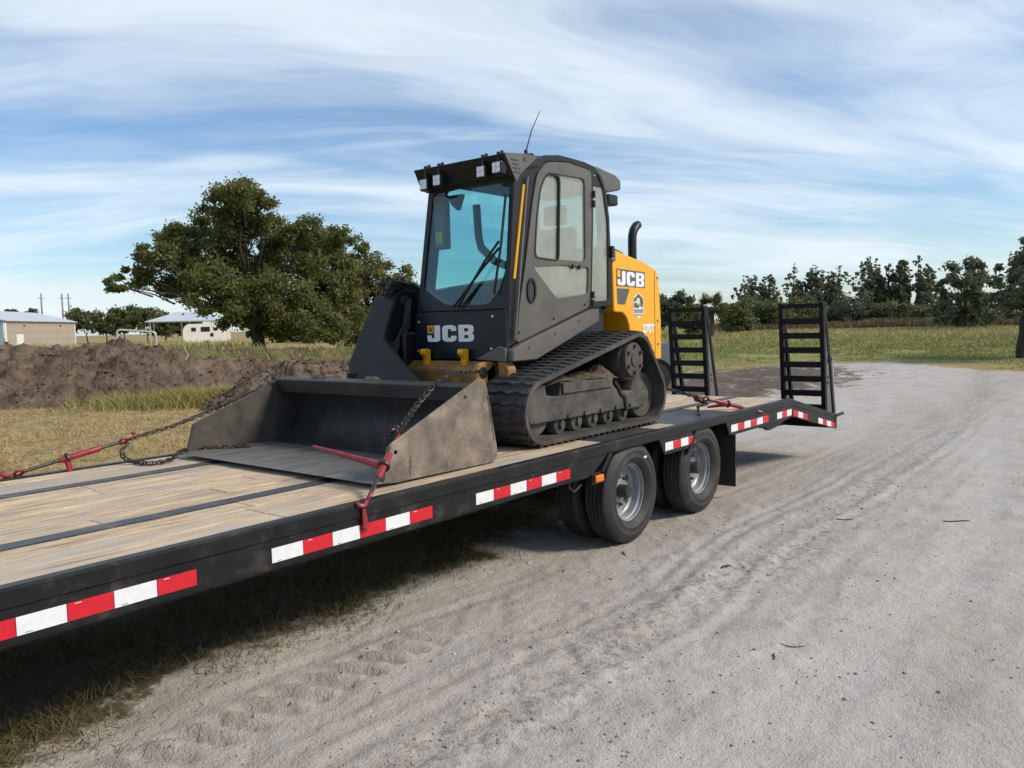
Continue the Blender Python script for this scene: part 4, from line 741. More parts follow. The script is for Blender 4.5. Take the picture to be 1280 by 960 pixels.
# one wavy lug, local x along the belt, y across, z outwards
lv, lf = [], []; nw = 12
for j in range(nw+1):
    yy = -.218+.436*j/nw; wv = .010*math.sin(j/nw*math.pi*6); hh_ = .021 if 0 < j < nw else .014
    lv += [(-.027+wv, yy, -.004), (-.016+wv, yy, hh_), (.014+wv, yy, hh_), (.025+wv, yy, -.004)]
for j in range(nw):
    k = j*4
    for i in range(3): lf.append((k+i, k+i+1, k+5+i, k+4+i))
lf += [(0, 1, 2, 3), (nw*4+3, nw*4+2, nw*4+1, nw*4)]
lug = MB().add(lv, lf).mesh('tread_lug'); lug.materials.append(MT['rubber'])
def track(y0, y1, near):
    n_ = len(po); b = MB(); ring = []
    for (P_, y) in ((po, y0), (po, y1), (pin, y1), (pin, y0)): ring.append([(p[0], y, p[1]) for p in P_])
    V_ = [v for rg in ring for v in rg]; F_ = []
    for q in range(4):
        for i in range(n_): F_.append((q*n_+i, q*n_+(i+1) % n_, ((q+1) % 4)*n_+(i+1) % n_, ((q+1) % 4)*n_+i))
    belt = b.add(V_, F_).build('track_belt', 'rubberside', LD, True)
    yc = (y0+y1)/2
    for k in range(NL):
        p = lpos[k*4]; t_ = lpos[(k*4+1) % len(lpos)]-lpos[k*4-1]; t_ = t_/np.linalg.norm(t_); nx, nz = t_[1], -t_[0]
        o = bpy.data.objects.new('tread_lug', lug); COL.objects.link(o); o.parent = belt
        o.matrix_local = Matrix(((t_[0], 0, nx, p[0]), (0, 1 if near else -1, 0, yc), (t_[1], 0, nz, p[1]), (0, 0, 0, 1)))
    s_ = 1 if near else -1; yo = y0 if near else y1     # outer side
    def Yr(a, b_): return sorted((yo+s_*a, yo+s_*b_))
    fr = MB().prism([(-.91, 1.325), (-.71, 1.32), (-.69, 1.24), (-.53, 1.22), (-.50, 1.325), (.22, 1.31), (.27, 1.24), (.36, 1.19), (.82, 1.165), (.84, 1.10), (.77, 1.025), (.44, 1.015), (.42, 1.03), (-.90, 1.035), (-.935, 1.10), (-.93, 1.30)], 'y', *Yr(.075, .40)).build('track_frame', 'frame', LD, bevel=.012, seg=2)
    MB().prism([(-.50, 1.325), (.22, 1.31), (.21, 1.235), (-.50, 1.235)], 'y', *Yr(.055, .0745)).build('frame_step', 'frame', LD, bevel=.006)
    MB().prism([(.25, 1.27), (.31, 1.22), (.35, 1.16), (.41, 1.13), (.43, 1.01), (.46, 1.01), (.44, 1.14), (.38, 1.17), (.33, 1.24), (.27, 1.29)], 'y', *Yr(.06, .0745)).build('frame_weld_plate', 'cabdark', LD)
    for k in range(5):
        x = -.47+k*.235; rl = MB().lathe([(0, 0), (.03, 0), (.03, .02), (.075, .03), (.088, .05), (.088, .11), (.06, .12), (.06, .25), (.088, .26), (.088, .33), (0, .34)], (x, min(Yr(.09, .43)), .995), 24).build('track_roller', 'frame', LD, True)
        MB().lathe([(0, -.012), (.018, -.012), (.018, .02)], (x+.05, Yr(.07, .07)[0], 1.055), 6).build('roller_bolt', 'frame', rl)
    for cx, cz, r_ in CIR[::2]: MB().lathe([(0, 0), (.05, 0), (.06, .03), (.15, .05), (r_-.045, .04), (r_-.036, .06), (r_-.036, .28), (0, .29)], (cx, min(Yr(.08, .37)), cz), 36).build('idler_wheel', 'frame', LD, True)
    cx, cz, r_ = CIR[1]
    sp = MB().lathe([(0, .06), (r_-.05, .06), (r_-.036, .10), (r_-.036, .30), (0, .30)], (cx, min(Yr(.05, .35)) if near else yo-.36, cz), 40).build('drive_sprocket', 'hub', LD, True)
    hm = MB()
    yb = yo+s_*.055
    hm.lathe([(0, -.012*s_), (.055, -.012*s_), (.06, 0), (.148, 0), (.155, .01*s_), (.155, .10*s_), (0, .10*s_)], (cx, yb, cz), 36)
    md = hm.build('drive_motor', 'frame', LD, True)
    for k in range(6): a = k*math.pi/3+.5; MB().lathe([(0, -.02*s_), (.017, -.02*s_), (.017, .01*s_)], (cx+.115*math.cos(a), yb, cz+.115*math.sin(a)), 6).build('bolt', 'hub', md)
    # caked mud on the frame
    V_, F_ = [], []; gx = np.linspace(-.70, .42, 60); gy = np.linspace(0, 1, 14)
    for x in gx:
        for t in gy:
            y = yo+s_*(.09+.30*t); hgt = .02+.10*math.exp(-((x+.45)/.16)**2)+.12*math.exp(-((x-.28)/.10)**2)*(t > .15)+.05*math.exp(-((x)/.2)**2); hgt *= (.5+fbm(np.array([x*9.]), np.array([t*5+yo]), 4)[0])*math.sin(math.pi*min(1, max(0, (x+.70)/1.12)))**.4
            V_.append((x, y, 1.30-.0*x+hgt*math.sin(math.pi*(.12+.76*t))))
    for i in range(59):
        for j in range(13): F_.append((i*14+j, (i+1)*14+j, (i+1)*14+j+1, i*14+j+1))
    MB().add(V_, F_).build('caked_mud', 'mud', LD)
track(.28, .73, True); track(1.85, 2.30, False)
# ---- chassis
MB().prism([(-.72, 1.12), (-.72, 1.50), (.1, 1.72), (.2, 1.86), (1.0, 1.86), (1.5, 1.7), (1.55, 1.1)], 'y', 1.02, 1.80).build('chassis', 'yellowdirty', LD, bevel=.01)
MB().prism(rounded([(.17, 1.70), (.17, 1.84), (.30, 1.84), (.36, 1.70)], .07, 4), 'y', .70, .80).build('corner_bracket', 'yellow', LD, bevel=.006)
MB().box(-.70, 1.0, .80, 1.015, 1.12, 1.62).build('chassis_shadow', 'cabdark', LD)  # dark box put in as the shadow of the recess behind the track
MB().prism([(-.90, 1.22), (-.90, 1.44), (-.80, 1.50), (-.70, 1.50), (-.70, 1.22)], 'y', .78, 1.72).build('front_crossmember', 'yellowdirty', LD, bevel=.02, seg=2)
MB().prism([(.76, 1.36), (.72, 1.42), (.73, 1.50), (.66, 1.50), (.62, 1.44), (.62, 1.36)][::1], 'x', -.82, -.72).build('fender_bracket', 'yellowdirty', LD, bevel=.008)
MB().prism(rounded([(-1.02, 1.26), (-1.02, 1.42), (-.96, 1.50), (-.78, 1.50), (-.78, 1.22)], .07), 'y', .78, .83).build('tie_down_lug', 'yellowdirty', LD, bevel=.006); MB().lathe([(0, -.004), (.045, -.004), (.045, .0)], (-.93, .78, 1.42), 20).build('lug_hole', 'cabdark', LD)
for y in (1.47, 1.05): MB().prism(rounded([(-.815, 1.60), (-.90, 1.60), (-.905, 1.56), (-.865, 1.53), (-.86, 1.46), (-.82, 1.45)], .02), 'y', y-.026, y+.026).build('panel_hook', 'yellow', LD, bevel=.006)
# ---- cab
def yN(z): return .655-.030*(z-1.55)
def yF(z): return 1.675-.112*(z-1.55)
def xF(z): return -.795+.068*(z-1.57)
side_out = [(-.795, 1.60), (-.765, 2.0), (-.735, 2.45), (-.705, 2.88), (-.62, 2.96), (-.50, 3.02), (-.39, 3.07), (-.27, 3.125), (-.08, 3.15), (.25, 3.145), (.42, 3.125), (.53, 3.05), (.61, 2.92), (.66, 2.70), (.69, 2.4), (.715, 1.93), (.34, 1.905)]
door_out = rounded([(-.70, 1.635), (-.655, 1.92), (-.575, 2.27), (-.49, 2.73), (-.43, 2.96), (-.30, 3.075), (-.02, 3.105), (.35, 3.085), (.36, 2.58), (.34, 1.92)], .05, 3)
quarter = rounded([(.385, 1.965), (.40, 2.6), (.395, 3.07), (.47, 3.06), (.55, 2.95), (.625, 2.67), (.65, 1.975)], .03, 3)
MPn = lambda u_, v_, d: (u_, yN(v_)+d, v_)
MPf = lambda u_, v_, d: (u_, yF(v_)-d, v_)
cab = link('cab', plate_mesh('cab', side_out, [door_out, quarter], MPn, .045), 'cabdark', LD, bevel=.006)
wU = rounded([(-.465, 2.315), (-.435, 2.62), (-.385, 2.86), (-.30, 2.985), (.245, 3.0), (.262, 2.30)], .06, 5); wLo = rounded([(-.475, 2.235), (-.15, 1.985), (.305, 2.03), (.315, 2.255), (-.1, 2.262)], .03, 3)
door_o = tuple((p[0]+(.006 if p[0] < 0 else -.006), p[1]-.004) for p in door_out)
dr = link('door', plate_mesh('door', door_o, [wU, wLo], lambda u_, v_, d: (u_, yN(v_)-.012+d, v_), .035), 'cabgrey', LD, bevel=.004)
def pane(name, poly, mp, mat, par): return link(name, plate_mesh(name, poly, [], mp, .006), mat, par)
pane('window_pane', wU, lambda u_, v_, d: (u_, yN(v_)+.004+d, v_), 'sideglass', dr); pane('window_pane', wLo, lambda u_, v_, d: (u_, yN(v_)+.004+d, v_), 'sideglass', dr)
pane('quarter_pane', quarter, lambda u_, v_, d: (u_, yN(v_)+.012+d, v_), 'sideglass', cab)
sl_o = rounded([(-.468, 2.30), (-.44, 2.62), (-.39, 2.86), (-.30, 2.985), (-.115, 2.985), (-.125, 2.285)], .06, 5); cen = (-.28, 2.62)
sl_i = [(cen[0]+(p[0]-cen[0])*.90, cen[1]+(p[1]-cen[1])*.965) for p in sl_o]
link('slider_frame', plate_mesh('slider_frame', sl_o, [sl_i], lambda u_, v_, d: (u_, yN(v_)-.016+d, v_), .02), 'cabdark', dr)
ov = [(-.505+.058*math.cos(t), 2.045+.10*math.sin(t)) for t in np.linspace(0, 2*math.pi, 28, endpoint=False)]; ovi = [(-.505+.040*math.cos(t), 2.045+.078*math.sin(t)) for t in np.linspace(0, 2*math.pi, 28, endpoint=False)]
link('door_grip', plate_mesh('door_grip', ov, [ovi], lambda u_, v_, d: (u_, yN(v_)-.024+d, v_), .016), 'cabdark', dr); link('grip_recess', plate_mesh('grip_recess', ovi, [], lambda u_, v_, d: (u_, yN(v_)-.014+d, v_), .004), 'hub', dr)
for z in (2.88, 2.80, 2.02, 1.95): MB().tube([(.362, yN(z)-.025, z-.03), (.362, yN(z)-.025, z+.03)], .016, 10).build('hinge', 'cabdark', dr)
for x in (.06, .16): MB().box(x, x+.016, yN(2.25)-.02, yN(2.25), 2.235, 2.275).build('window_latch', 'cabdark', dr)
MB().box(.665, .70, yN(2.4)-.03, yN(2.4), 2.36, 2.46).build('rear_latch', 'cabdark', cab)
# far side, rear wall
win_f = rounded([(-.62, 2.05), (-.56, 2.85), (-.45, 2.98), (.42, 3.0), (.58, 2.75), (.60, 2.02)], .08, 4)
link('far_side_frame', plate_mesh('far_side_frame', side_out[:-1]+[(.70, 1.55), (-.79, 1.55)], [win_f], MPf, .045), 'cabdark', LD); pane('far_pane', win_f, lambda u_, v_, d: (u_, yF(v_)-.01-d, v_), 'windscreen', cab)
rw = rounded([(.76, 2.45), (.74, 2.95), (1.40, 2.95), (1.44, 2.45)], .06, 4)
link('rear_frame', plate_mesh('rear_frame', [(.70, 1.9), (.66, 3.0), (1.48, 3.0), (1.60, 1.9)], [rw], lambda u_, v_, d: (.72-.16*max(0, v_-2.4)**1.2-d, u_, v_), .04), 'cabdark', LD); pane('rear_pane', rw, lambda u_, v_, d: (.70-.16*max(0, v_-2.4)**1.2-d, u_, v_), 'windscreen', cab)
# front
gl = rounded([(1.475, 2.87), (.665, 2.925), (.645, 2.80), (.675, 2.23), (.745, 2.05), (.86, 1.945), (1.31, 1.955), (1.575, 2.09)], .05, 4)
MPx = lambda u_, v_, d: (xF(v_)+d, u_, v_)
link('front_frame', plate_mesh('front_frame', [(.650, 1.902), (.618, 2.955), (1.515, 2.955), (1.632, 1.902)], [gl], MPx, .05), 'navy', LD, bevel=.006)
pane('windscreen', gl, lambda u_, v_, d: (xF(v_)+.012+d, u_, v_), 'windscreen', cab)
fp = link('front_panel', plate_mesh('front_panel', rounded([(.655, 1.515), (.655, 1.896), (1.635, 1.896), (1.66, 1.515)], .02, 2), [], lambda u_, v_, d: (-.80+d, u_, v_), .05), 'navy', LD, bevel=.006)
MB().box(-.8035, -.8, .665, 1.64, 1.885, 1.891).build('panel_seam', 'cabdark', fp)
for y, z in ((.78, 1.85), (1.59, 1.82), (1.61, 1.58), (.80, 1.60)): MB().lathe([(0, -.006), (.011, -.006), (.011, .002)], (-.80, y, z), 8, 'x').build('bolt', 'galv', fp)
MB().prism([(-.80, 1.50), (-.80, 1.585), (-.70, 1.625), (.30, 1.895), (.41, 1.90), (.41, 1.79), (-.50, 1.50)], 'y', .585, .652).build('fender_skirt', 'cabgrey', LD, bevel=.008)
MB().prism([(.64, 1.50), (.64, 1.60), (.70, 1.62), (.95, 1.515)], 'x', -.83, -.802).build('fender_corner', 'cabgrey', LD, bevel=.004)
pil = MB().add([(-.600, .604, 2.86), (-.575, .604, 2.86), (-.575, .625, 2.86), (-.600, .625, 2.86), (-.722, .622, 2.13), (-.697, .622, 2.13), (-.697, .645, 2.13), (-.722, .645, 2.13)], [(0, 1, 2, 3), (7, 6, 5, 4), (0, 4, 5, 1), (1, 5, 6, 2), (2, 6, 7, 3), (3, 7, 4, 0)]).build('yellow_pillar', 'yellow', LD, bevel=.006)
MB().tube([(-.555, .596, 2.92), (-.665, .612, 2.13), (-.72, .63, 1.66)], .009, 6).build('door_seal', 'rampplate', LD)
# floor tub, seat, controls
MB().box(-.74, .68, .72, 1.60, 1.48, 1.93).build('cab_floor', 'navy', LD)
seat = MB().prism(rounded([(.0, 1.94), (-.02, 2.10), (.36, 2.06), (.46, 2.62), (.54, 2.66), (.58, 2.60), (.50, 1.96)], .05, 3), 'y', .92, 1.36).build('seat', 'seat', LD, True)
MB().box(.50, .60, 1.03, 1.25, 2.68, 2.86).build('headrest', 'seat', seat, bevel=.03, seg=3)
MB().tube([(-.25, 1.40, 2.82), (-.25, 1.385, 2.55), (-.26, 1.35, 2.45), (-.32, 1.15, 2.32), (-.34, 1.0, 2.27)], .035, 10).build('lap_bar', 'cabdark', LD, True)
MB().tube([(-.34, .86, 2.32), (-.34, .86, 1.95)], .022, 8).build('joystick', 'cabdark', LD, True); MB().box(-.5, -.1, .76, .92, 1.93, 2.16).build('arm_console', 'cabdark', LD, bevel=.02); MB().box(-.5, -.1, 1.38, 1.55, 1.93, 2.12).build('arm_console', 'cabdark', LD, bevel=.02)
ic = MB().box(-.70, -.62, 1.36, 1.485, 2.42, 2.86).build('monitor_column', 'cabgrey', LD, bevel=.01); MB().box(-.705, -.701, 1.385, 1.46, 2.46, 2.56).build('warning_sticker', 'yellow', ic)
MB().prism([(1.20, 2.85), (1.35, 2.85), (1.33, 2.78), (1.26, 2.72)], 'x', -.66, -.60).build('mirror', 'cabdark', LD, bevel=.01)
# wiper
wp = MB().tube([(xF(2.78)-.03, .665, 2.78), (xF(2.4)-.035, .70, 2.4), (xF(2.0)-.03, .765, 2.02)], .011, 6).build('wiper_blade', 'cabdark', LD)
for o_ in (0, .05): MB().tube([(xF(2.42)-.05, .71, 2.42-o_), (xF(2.3)-.05, .85+o_*.4, 2.28-o_), (xF(1.95)-.03, 1.14+o_, 1.935)], .010, 6).build('wiper_arm', 'cabdark', wp)
# roof, visor, lights
MB().prism([(-.66, 2.955), (-.50, 3.025), (-.39, 3.075), (-.27, 3.13), (-.08, 3.158), (.25, 3.152), (.43, 3.13), (.55, 3.04), (.60, 2.95)], 'y', .622, 1.50).build('roof', 'cabdark', LD, bevel=.015, seg=2)
MB().prism([(.44, 3.145), (.61, 3.165), (.90, 3.13), (1.0, 3.09), (1.0, 3.00), (.78, 2.955), (.60, 2.955), (.55, 3.05)], 'y', .70, 1.42).build('roof_pod', 'cabgrey', LD, bevel=.02, seg=2)
rl = MB().box(.78, .94, .70, .80, 2.85, 2.945).build('rear_lamp', 'cabdark', LD, bevel=.01)
vz = MB().prism([(-.86, 3.055), (-.40, 3.10), (-.40, 3.02), (-.66, 2.96), (-.70, 2.885), (-.775, 2.90), (-.845, 3.03)], 'y', .592, 1.54).build('visor', 'cabdark', LD, bevel=.005)
vp = link('visor_end_plate', plate_mesh('visor_end_plate', [(-.855, 3.058), (-.60, 3.085), (-.44, 3.085), (-.66, 2.93), (-.72, 2.865)], [rounded([(-.66+.012*k, 2.93+.03*k), (-.60+.012*k, 2.93+.03*k), (-.60+.012*k, 2.94+.03*k), (-.66+.012*k, 2.94+.03*k)], .004, 1) for k in range(0)], lambda u_, v_, d: (u_, .576+d, v_), .014), 'cabgrey', LD)
for k in range(4): MB().box(-.745-.012*k, -.67-.008*k, .573, .5755, 2.925+.03*k, 2.936+.03*k).build('vent_slot', 'hub', vp)
MB().lathe([(0, -.003), (.016, -.003), (.016, .0)], (-.62, .5755, 3.04), 14).build('plate_hole', 'hub', vp)
for y, z in ((1.415, 2.925), (1.265, 2.94), (.80, 2.945), (.645, 2.955)):
    lp = MB().box(-.875, -.80, y-.047, y+.047, z-.050, z+.050).build('work_light', 'cabdark', LD, bevel=.012, seg=2)
    ln_ = MB().box(-.880, -.8745, y-.037, y+.037, z-.039, z+.039).build('light_lens', 'lens', lp, bevel=.008)
    for a_ in (-.019, .019):
        for b_ in (-.02, .02): MB().lathe([(0, -.003), (.014, -.003), (.016, .001)], (-.880, y+a_, z+b_), 12, 'x').build('led', 'hub' if False else 'white', ln_)
    MB().box(-.85, -.82, y-.012, y+.012, z+.050, 3.075).build('light_bracket', 'cabdark', lp)
    MB().lathe([(0, 0), (.012, 0), (.012, .03), (0, .03)], (-.80, y, 3.06), 8, 'z').build('bolt', 'cabdark', lp)
MB().tube([(-.30, .80, 3.13), (-.31, .80, 3.19)], .014, 8).build('antenna_base', 'cabdark', LD); MB().tube([(-.31, .80, 3.17), (-.235, .79, 3.36), (-.13, .78, 3.53)], [.007, .005, .003], 6).build('antenna', 'cabdark', LD)
MB().tube([(-.36, .70, 3.12), (-.33, .78, 3.135)], .022, 8).build('cable_gland', 'cabdark', LD)
# ---- engine cover
hood = MB().prism(rounded([(.735, 2.445), (1.36, 2.335), (1.53, 2.285), (1.595, 2.215), (1.635, 1.78), (1.635, 1.40), (1.10, 1.40), (1.02, 1.745), (.975, 1.82), (.905, 1.865), (.755, 1.87)], .02, 2), 'y', .648, 1.70).build('engine_cover', 'yellow', LD, bevel=.02, seg=3)
MB().prism([(.74, 2.47), (.98, 2.42), (1.0, 2.395), (.74, 2.43)], 'y', .68, 1.55).build('hood_hinge_cover', 'cabdark', LD)
MB().box(1.60, 1.66, .75, 1.60, 1.5, 2.1).build('rear_grille', 'cabdark', LD)
ex = MB().tube([(1.40, .83, 2.28), (1.40, .83, 2.56), (1.405, .83, 2.62), (1.43, .83, 2.675), (1.475, .83, 2.715), (1.52, .83, 2.735)], [.043, .043, .043, .044, .044, .040], 16).build('exhaust_stack', 'cabdark', LD, True); MB().lathe([(.06, 0), (.06, .03), (.04, .035)], (1.40, .83, 2.315), 18, 'z').build('exhaust_collar', 'cabdark', ex)
MB().box(.695, .765, .625, .66, 2.33, 2.43).build('hood_latch', 'rampplate', LD, bevel=.008)
MB().box(1.502, 1.507, .6455, .650, 1.45, 2.27).build('panel_seam', 'cabdark', hood)
for z in (1.55, 1.78, 2.20): MB().lathe([(0, -.004), (.011, -.004), (.012, .002)], (1.56, .648, z), 8).build('bolt', 'cabdark', hood)
for x, z in ((-.66, 1.72), (-.2, 1.82), (.25, 1.935)): MB().lathe([(0, -.005), (.010, -.005), (.011, .002)], (x, yN(z)-.013, z), 8).build('bolt', 'cabdark', dr)
for x in (-.6, -.25, .1): MB().lathe([(0, -.004), (.010, -.004), (.011, .002)], (x, .585, 1.60+.28*(x+.6)), 8).build('bolt', 'hub', LD)
# letters
JCBL = [([(.02, 0.03), (.10, 0), (.26, 0), (.34, .06), (.36, .16), (.36, 1), (.20, 1), (.20, .24), (.16, .20), (.12, .24), (.12, .40), (.0, .40), (0, .1)], []),
        ([(.42, .14), (.48, .03), (.56, 0), (.68, 0), (.76, .05), (.80, .14), (.80, .36), (.66, .36), (.66, .26), (.62, .22), (.58, .24), (.57, .30), (.57, .70), (.58, .76), (.62, .78), (.66, .74), (.66, .64), (.80, .64), (.80, .86), (.76, .95), (.68, 1), (.56, 1), (.48, .97), (.42, .86)], []),
        ([(.86, 0), (1.14, 0), (1.22, .04), (1.26, .13), (1.26, .40), (1.21, .50), (1.26, .60), (1.26, .87), (1.22, .96), (1.14, 1), (.86, 1)], [[(1.01, .20), (1.01, .40), (1.10, .40), (1.12, .36), (1.12, .24), (1.10, .20)], [(1.01, .60), (1.01, .80), (1.10, .80), (1.12, .76), (1.12, .64), (1.10, .60)]])]
def letters(mp, sx, sz, par):
    for o_, h_ in JCBL: link('letter', plate_mesh('letter', [(p[0]*sx, p[1]*sz) for p in o_], [[(p[0]*sx, p[1]*sz) for p in q] for q in h_], mp, .002), 'white', par)
letters(lambda u_, v_, d: (-.8035+d, 1.495-u_, 1.655+v_), .515/1.26, .135, fp)
MB().box(-.8035, -.8015, 1.425, 1.492, 1.725, 1.79).build('logo_square', 'yellow', fp); MB().prism([(1.475, 1.737), (1.455, 1.745), (1.437, 1.737), (1.442, 1.765), (1.46, 1.782), (1.473, 1.768)], 'x', -.8045, -.8036).build('logo_mark', 'greysticker', fp)
pn = link('logo_panel', plate_mesh('logo_panel', [(.80, 2.268), (1.315, 2.25), (1.315, 2.098), (.80, 2.108)], [], lambda u_, v_, d: (u_, .6455+d, v_), .0022), 'greysticker', hood)
letters(lambda u_, v_, d: (.818+u_, .6435+d, 2.118+v_-.028*u_), .48/1.26, .132, pn)
MB().box(.808, .862, .6425, .645, 2.19, 2.255).build('logo_square', 'yellow', pn)
link('air_vent', plate_mesh('air_vent', [(.805, 2.088), (1.03, 2.085), (.945, 1.94), (.815, 1.943)], [], lambda u_, v_, d: (u_, .6455+d, v_), .003), 'greysticker', hood)
bd = [(1.19, 2.055), (1.278, 2.008), (1.285, 1.86), (1.19, 1.80), (1.092, 1.86), (1.10, 2.005)]; bo = link('badge', plate_mesh('badge', bd, [], lambda u_, v_, d: (u_, .6455+d, v_), .002), 'sticker', hood)
def bp_(pts, mt='greysticker'): link('badge_print', plate_mesh('badge_print', pts, [], lambda u_, v_, d: (u_, .6437+d, v_), .0015), mt, bo)
bp_([(1.108, 1.995), (1.19, 2.04), (1.27, 1.998), (1.272, 1.93), (1.245, 1.955), (1.205, 2.005), (1.16, 2.0), (1.15, 1.975), (1.11, 1.965)]); bp_([(1.105, 1.955), (1.16, 1.955), (1.175, 1.925), (1.20, 1.96), (1.21, 1.93), (1.185, 1.905), (1.105, 1.915)]); bp_([(1.22, 1.99), (1.262, 1.95), (1.262, 1.915), (1.225, 1.92)])
bp_([(1.10, 1.892), (1.278, 1.892), (1.278, 1.882), (1.10, 1.882)])
for k in range(5): bp_([(1.115+.032*k, 1.876), (1.138+.032*k, 1.876), (1.138+.032*k, 1.862), (1.115+.032*k, 1.862)])
bp_([(1.13, 1.846), (1.25, 1.846), (1.25, 1.838), (1.13, 1.838)])
def text(body, x, y, z, size, mat, par):
    cu = bpy.data.curves.new('model_text', 'FONT'); cu.body = body; cu.size = size; cu.extrude = .001; cu.offset = .006; to = bpy.data.objects.new('tmp', cu); COL.objects.link(to)
    dg = bpy.context.evaluated_depsgraph_get(); me = bpy.data.meshes.new_from_object(to.evaluated_get(dg)); bpy.data.objects.remove(to); me.materials.clear()
    me.transform(Matrix(((1, 0, 0, x), (0, 0, -1, y), (0, 1, 0, z), (0, 0, 0, 1)))); return link('model_text', me, mat, par)
text('270T', 1.262, .6445, 1.672, .108, 'white', hood)
# ---- boom
def xs(z): return -.90-(2.06-z)*.60
bm_ = MB().prism([(-.90, 2.06), (xs(1.46), 1.46), (-1.10, 1.36), (-.86, 1.42), (-.60, 1.78), (-.40, 1.93), (1.10, 2.10), (1.10, 2.30), (-.50, 2.08), (-.80, 2.11)], 'y', 1.77, 1.99).build('boom', 'armblack', LD, bevel=.02, seg=2)
wing = [(1.99, 2.045), (2.0, 1.80), (1.975, 1.48), (1.92, 1.41), (1.78, 1.375), (1.5, 1.36), (.98, 1.32), (1.30, 1.47), (1.68, 1.70), (1.74, 2.045)]
link('boom_front_plate', plate_mesh('boom_front_plate', wing, [], lambda u_, v_, d: (xs(v_)-.012+d, u_, v_), .045), 'armblack', LD, bevel=.01, seg=2)
MB().box(-.90, -.30, 1.67, 1.765, 1.12, 1.74).build('gap_shadow_box', 'cabdark', LD, bevel=.02)  # added dark box painting the shadowed gap between boom and cab
MB().tube([(-1.26, 1.88, 1.42), (-1.26, 1.88, 1.16)], .075, 14).build('boom_foot', 'cabdark', LD, True)
MB().box(1.0, 1.45, 1.74, 2.08, 1.3, 2.36).build('boom_tower', 'yellow', LD, bevel=.02); MB().tube([(-1.32, 1.60, 1.38), (-1.20, 1.60, 1.0)], .05, 12).build('tilt_cylinder', 'cabdark', LD, True)
MB().tube([onY(455.5, 457, 2.02), onY(451, 474, 2.02)], .026, 10).build('cylinder_rod', 'chrome', LD, True)
MB().box(-1.45, -1.05, .95, 1.65, .98, 1.36).build('quick_hitch', 'cabdark', LD, bevel=.02)
for q in ((-.80, 2.0), (-.98, 1.62)): MB().lathe([(0, -.03), (.045, -.03), (.05, -.02), (.05, .01)], (q[0], 1.77, q[1]), 16).build('pivot_pin', 'chain', LD, True)
for k in range(3): MB().tube([(-.78, 1.75-.02*k, 2.02), (-.84+.03*k, 1.735, 1.80), (-1.0+.03*k, 1.735, 1.58), (-1.12+.05*k, 1.70, 1.34)], .013, 7).build('arm_hose', 'hose', LD, True)
hz = MB()
for k in range(9):
    a = random.uniform(0, 6.28); hz.tube([(-.90+random.uniform(-.06, .06), 1.86+random.uniform(-.08, .08), 2.06), (-.86+.1*math.cos(a), 1.86+.1*math.sin(a), 2.13+random.uniform(0, .07)), (-.70+random.uniform(-.1, .1), 1.80, 2.12+random.uniform(-.02, .04)), (-.35, 1.73+random.uniform(-.04, .04), 1.96+random.uniform(-.1, .06))], .016, 7)
hz.build('hydraulic_hoses', 'hose', LD, True)
fx = MB()
for k in range(7): q = (-.92+random.uniform(-.05, .09), 1.86+random.uniform(-.1, .1), 2.08+random.uniform(0, .07)); fx.tube([q, (q[0]+.03, q[1]+random.uniform(-.04, .04), q[2]+.05)], .018, 6)
fx.build('hose_couplings', 'chain', LD)
# ---- bucket
BY0, BY1 = .20, 2.365
side_b = rounded([(-1.64, 1.437), (-1.585, 1.425), (-1.56, 1.37), (-1.475, .97), (-1.475, .905), (-1.50, .868), (-2.36, .878), (-2.50, .893), (-2.435, 1.10), (-2.41, 1.115)], .02, 2)
bk = MB(); inner = [(-2.40, .896), (-1.80, .888), (-1.66, .91), (-1.56, .98), (-1.525, 1.08), (-1.55, 1.20), (-1.61, 1.30), (-1.635, 1.36)]; outer_ = [(-1.60, 1.38), (-1.565, 1.30), (-1.50, 1.20), (-1.485, 1.08), (-1.50, .94), (-1.60, .872), (-1.80, .868), (-2.40, .874)]
shell = bk.prism(inner+outer_, 'y', BY0+.02, BY1-.02).build('bucket', 'bucketin', LD, True)
MB().prism([(-1.80, .8905), (-2.40, .8985), (-2.40, .90), (-1.80, .893)], 'y', BY0+.025, BY1-.025).build('bucket_floor', 'floorplate', shell)
MB().prism([(-2.36, .9), (-2.545, .899), (-2.56, .893), (-2.36, .876)], 'y', BY0-.004, BY1+.004).build('cutting_edge', 'floorplate', shell, bevel=.003)
MB().prism([(-1.575, 1.402), (-1.70, 1.392), (-1.712, 1.385), (-1.690, 1.285), (-1.672, 1.278), (-1.64, 1.30), (-1.60, 1.36)], 'y', BY0+.018, BY1-.018).build('top_lip', 'bucketin', shell, bevel=.006, seg=2)
for y0 in (BY0-.002, BY1-.02):
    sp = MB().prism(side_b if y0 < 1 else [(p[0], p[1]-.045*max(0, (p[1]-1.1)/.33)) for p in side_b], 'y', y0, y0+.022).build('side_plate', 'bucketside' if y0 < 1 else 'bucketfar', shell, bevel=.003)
    yy = (y0-.006, y0-.0005) if y0 < 1 else (y0+.0225, y0+.028)
    MB().prism([(-2.50, .893), (-2.435, 1.10), (-2.38, 1.12), (-2.27, 1.05), (-2.30, .93), (-2.285, .886)], 'y', *yy).build('side_cutter', 'bucketside', sp, bevel=.002)
    for x, z in ((-2.40, 1.06), (-1.78, 1.33)): MB().lathe([(0, 0), (.012, 0), (.012, -.003)] if y0 < 1 else [(0, 0), (.012, 0), (.012, .003)], (x, yy[0] if y0 < 1 and x < -2 else y0-.0005 if y0 < 1 else yy[1], z), 10).build('plate_hole', 'hub', sp)
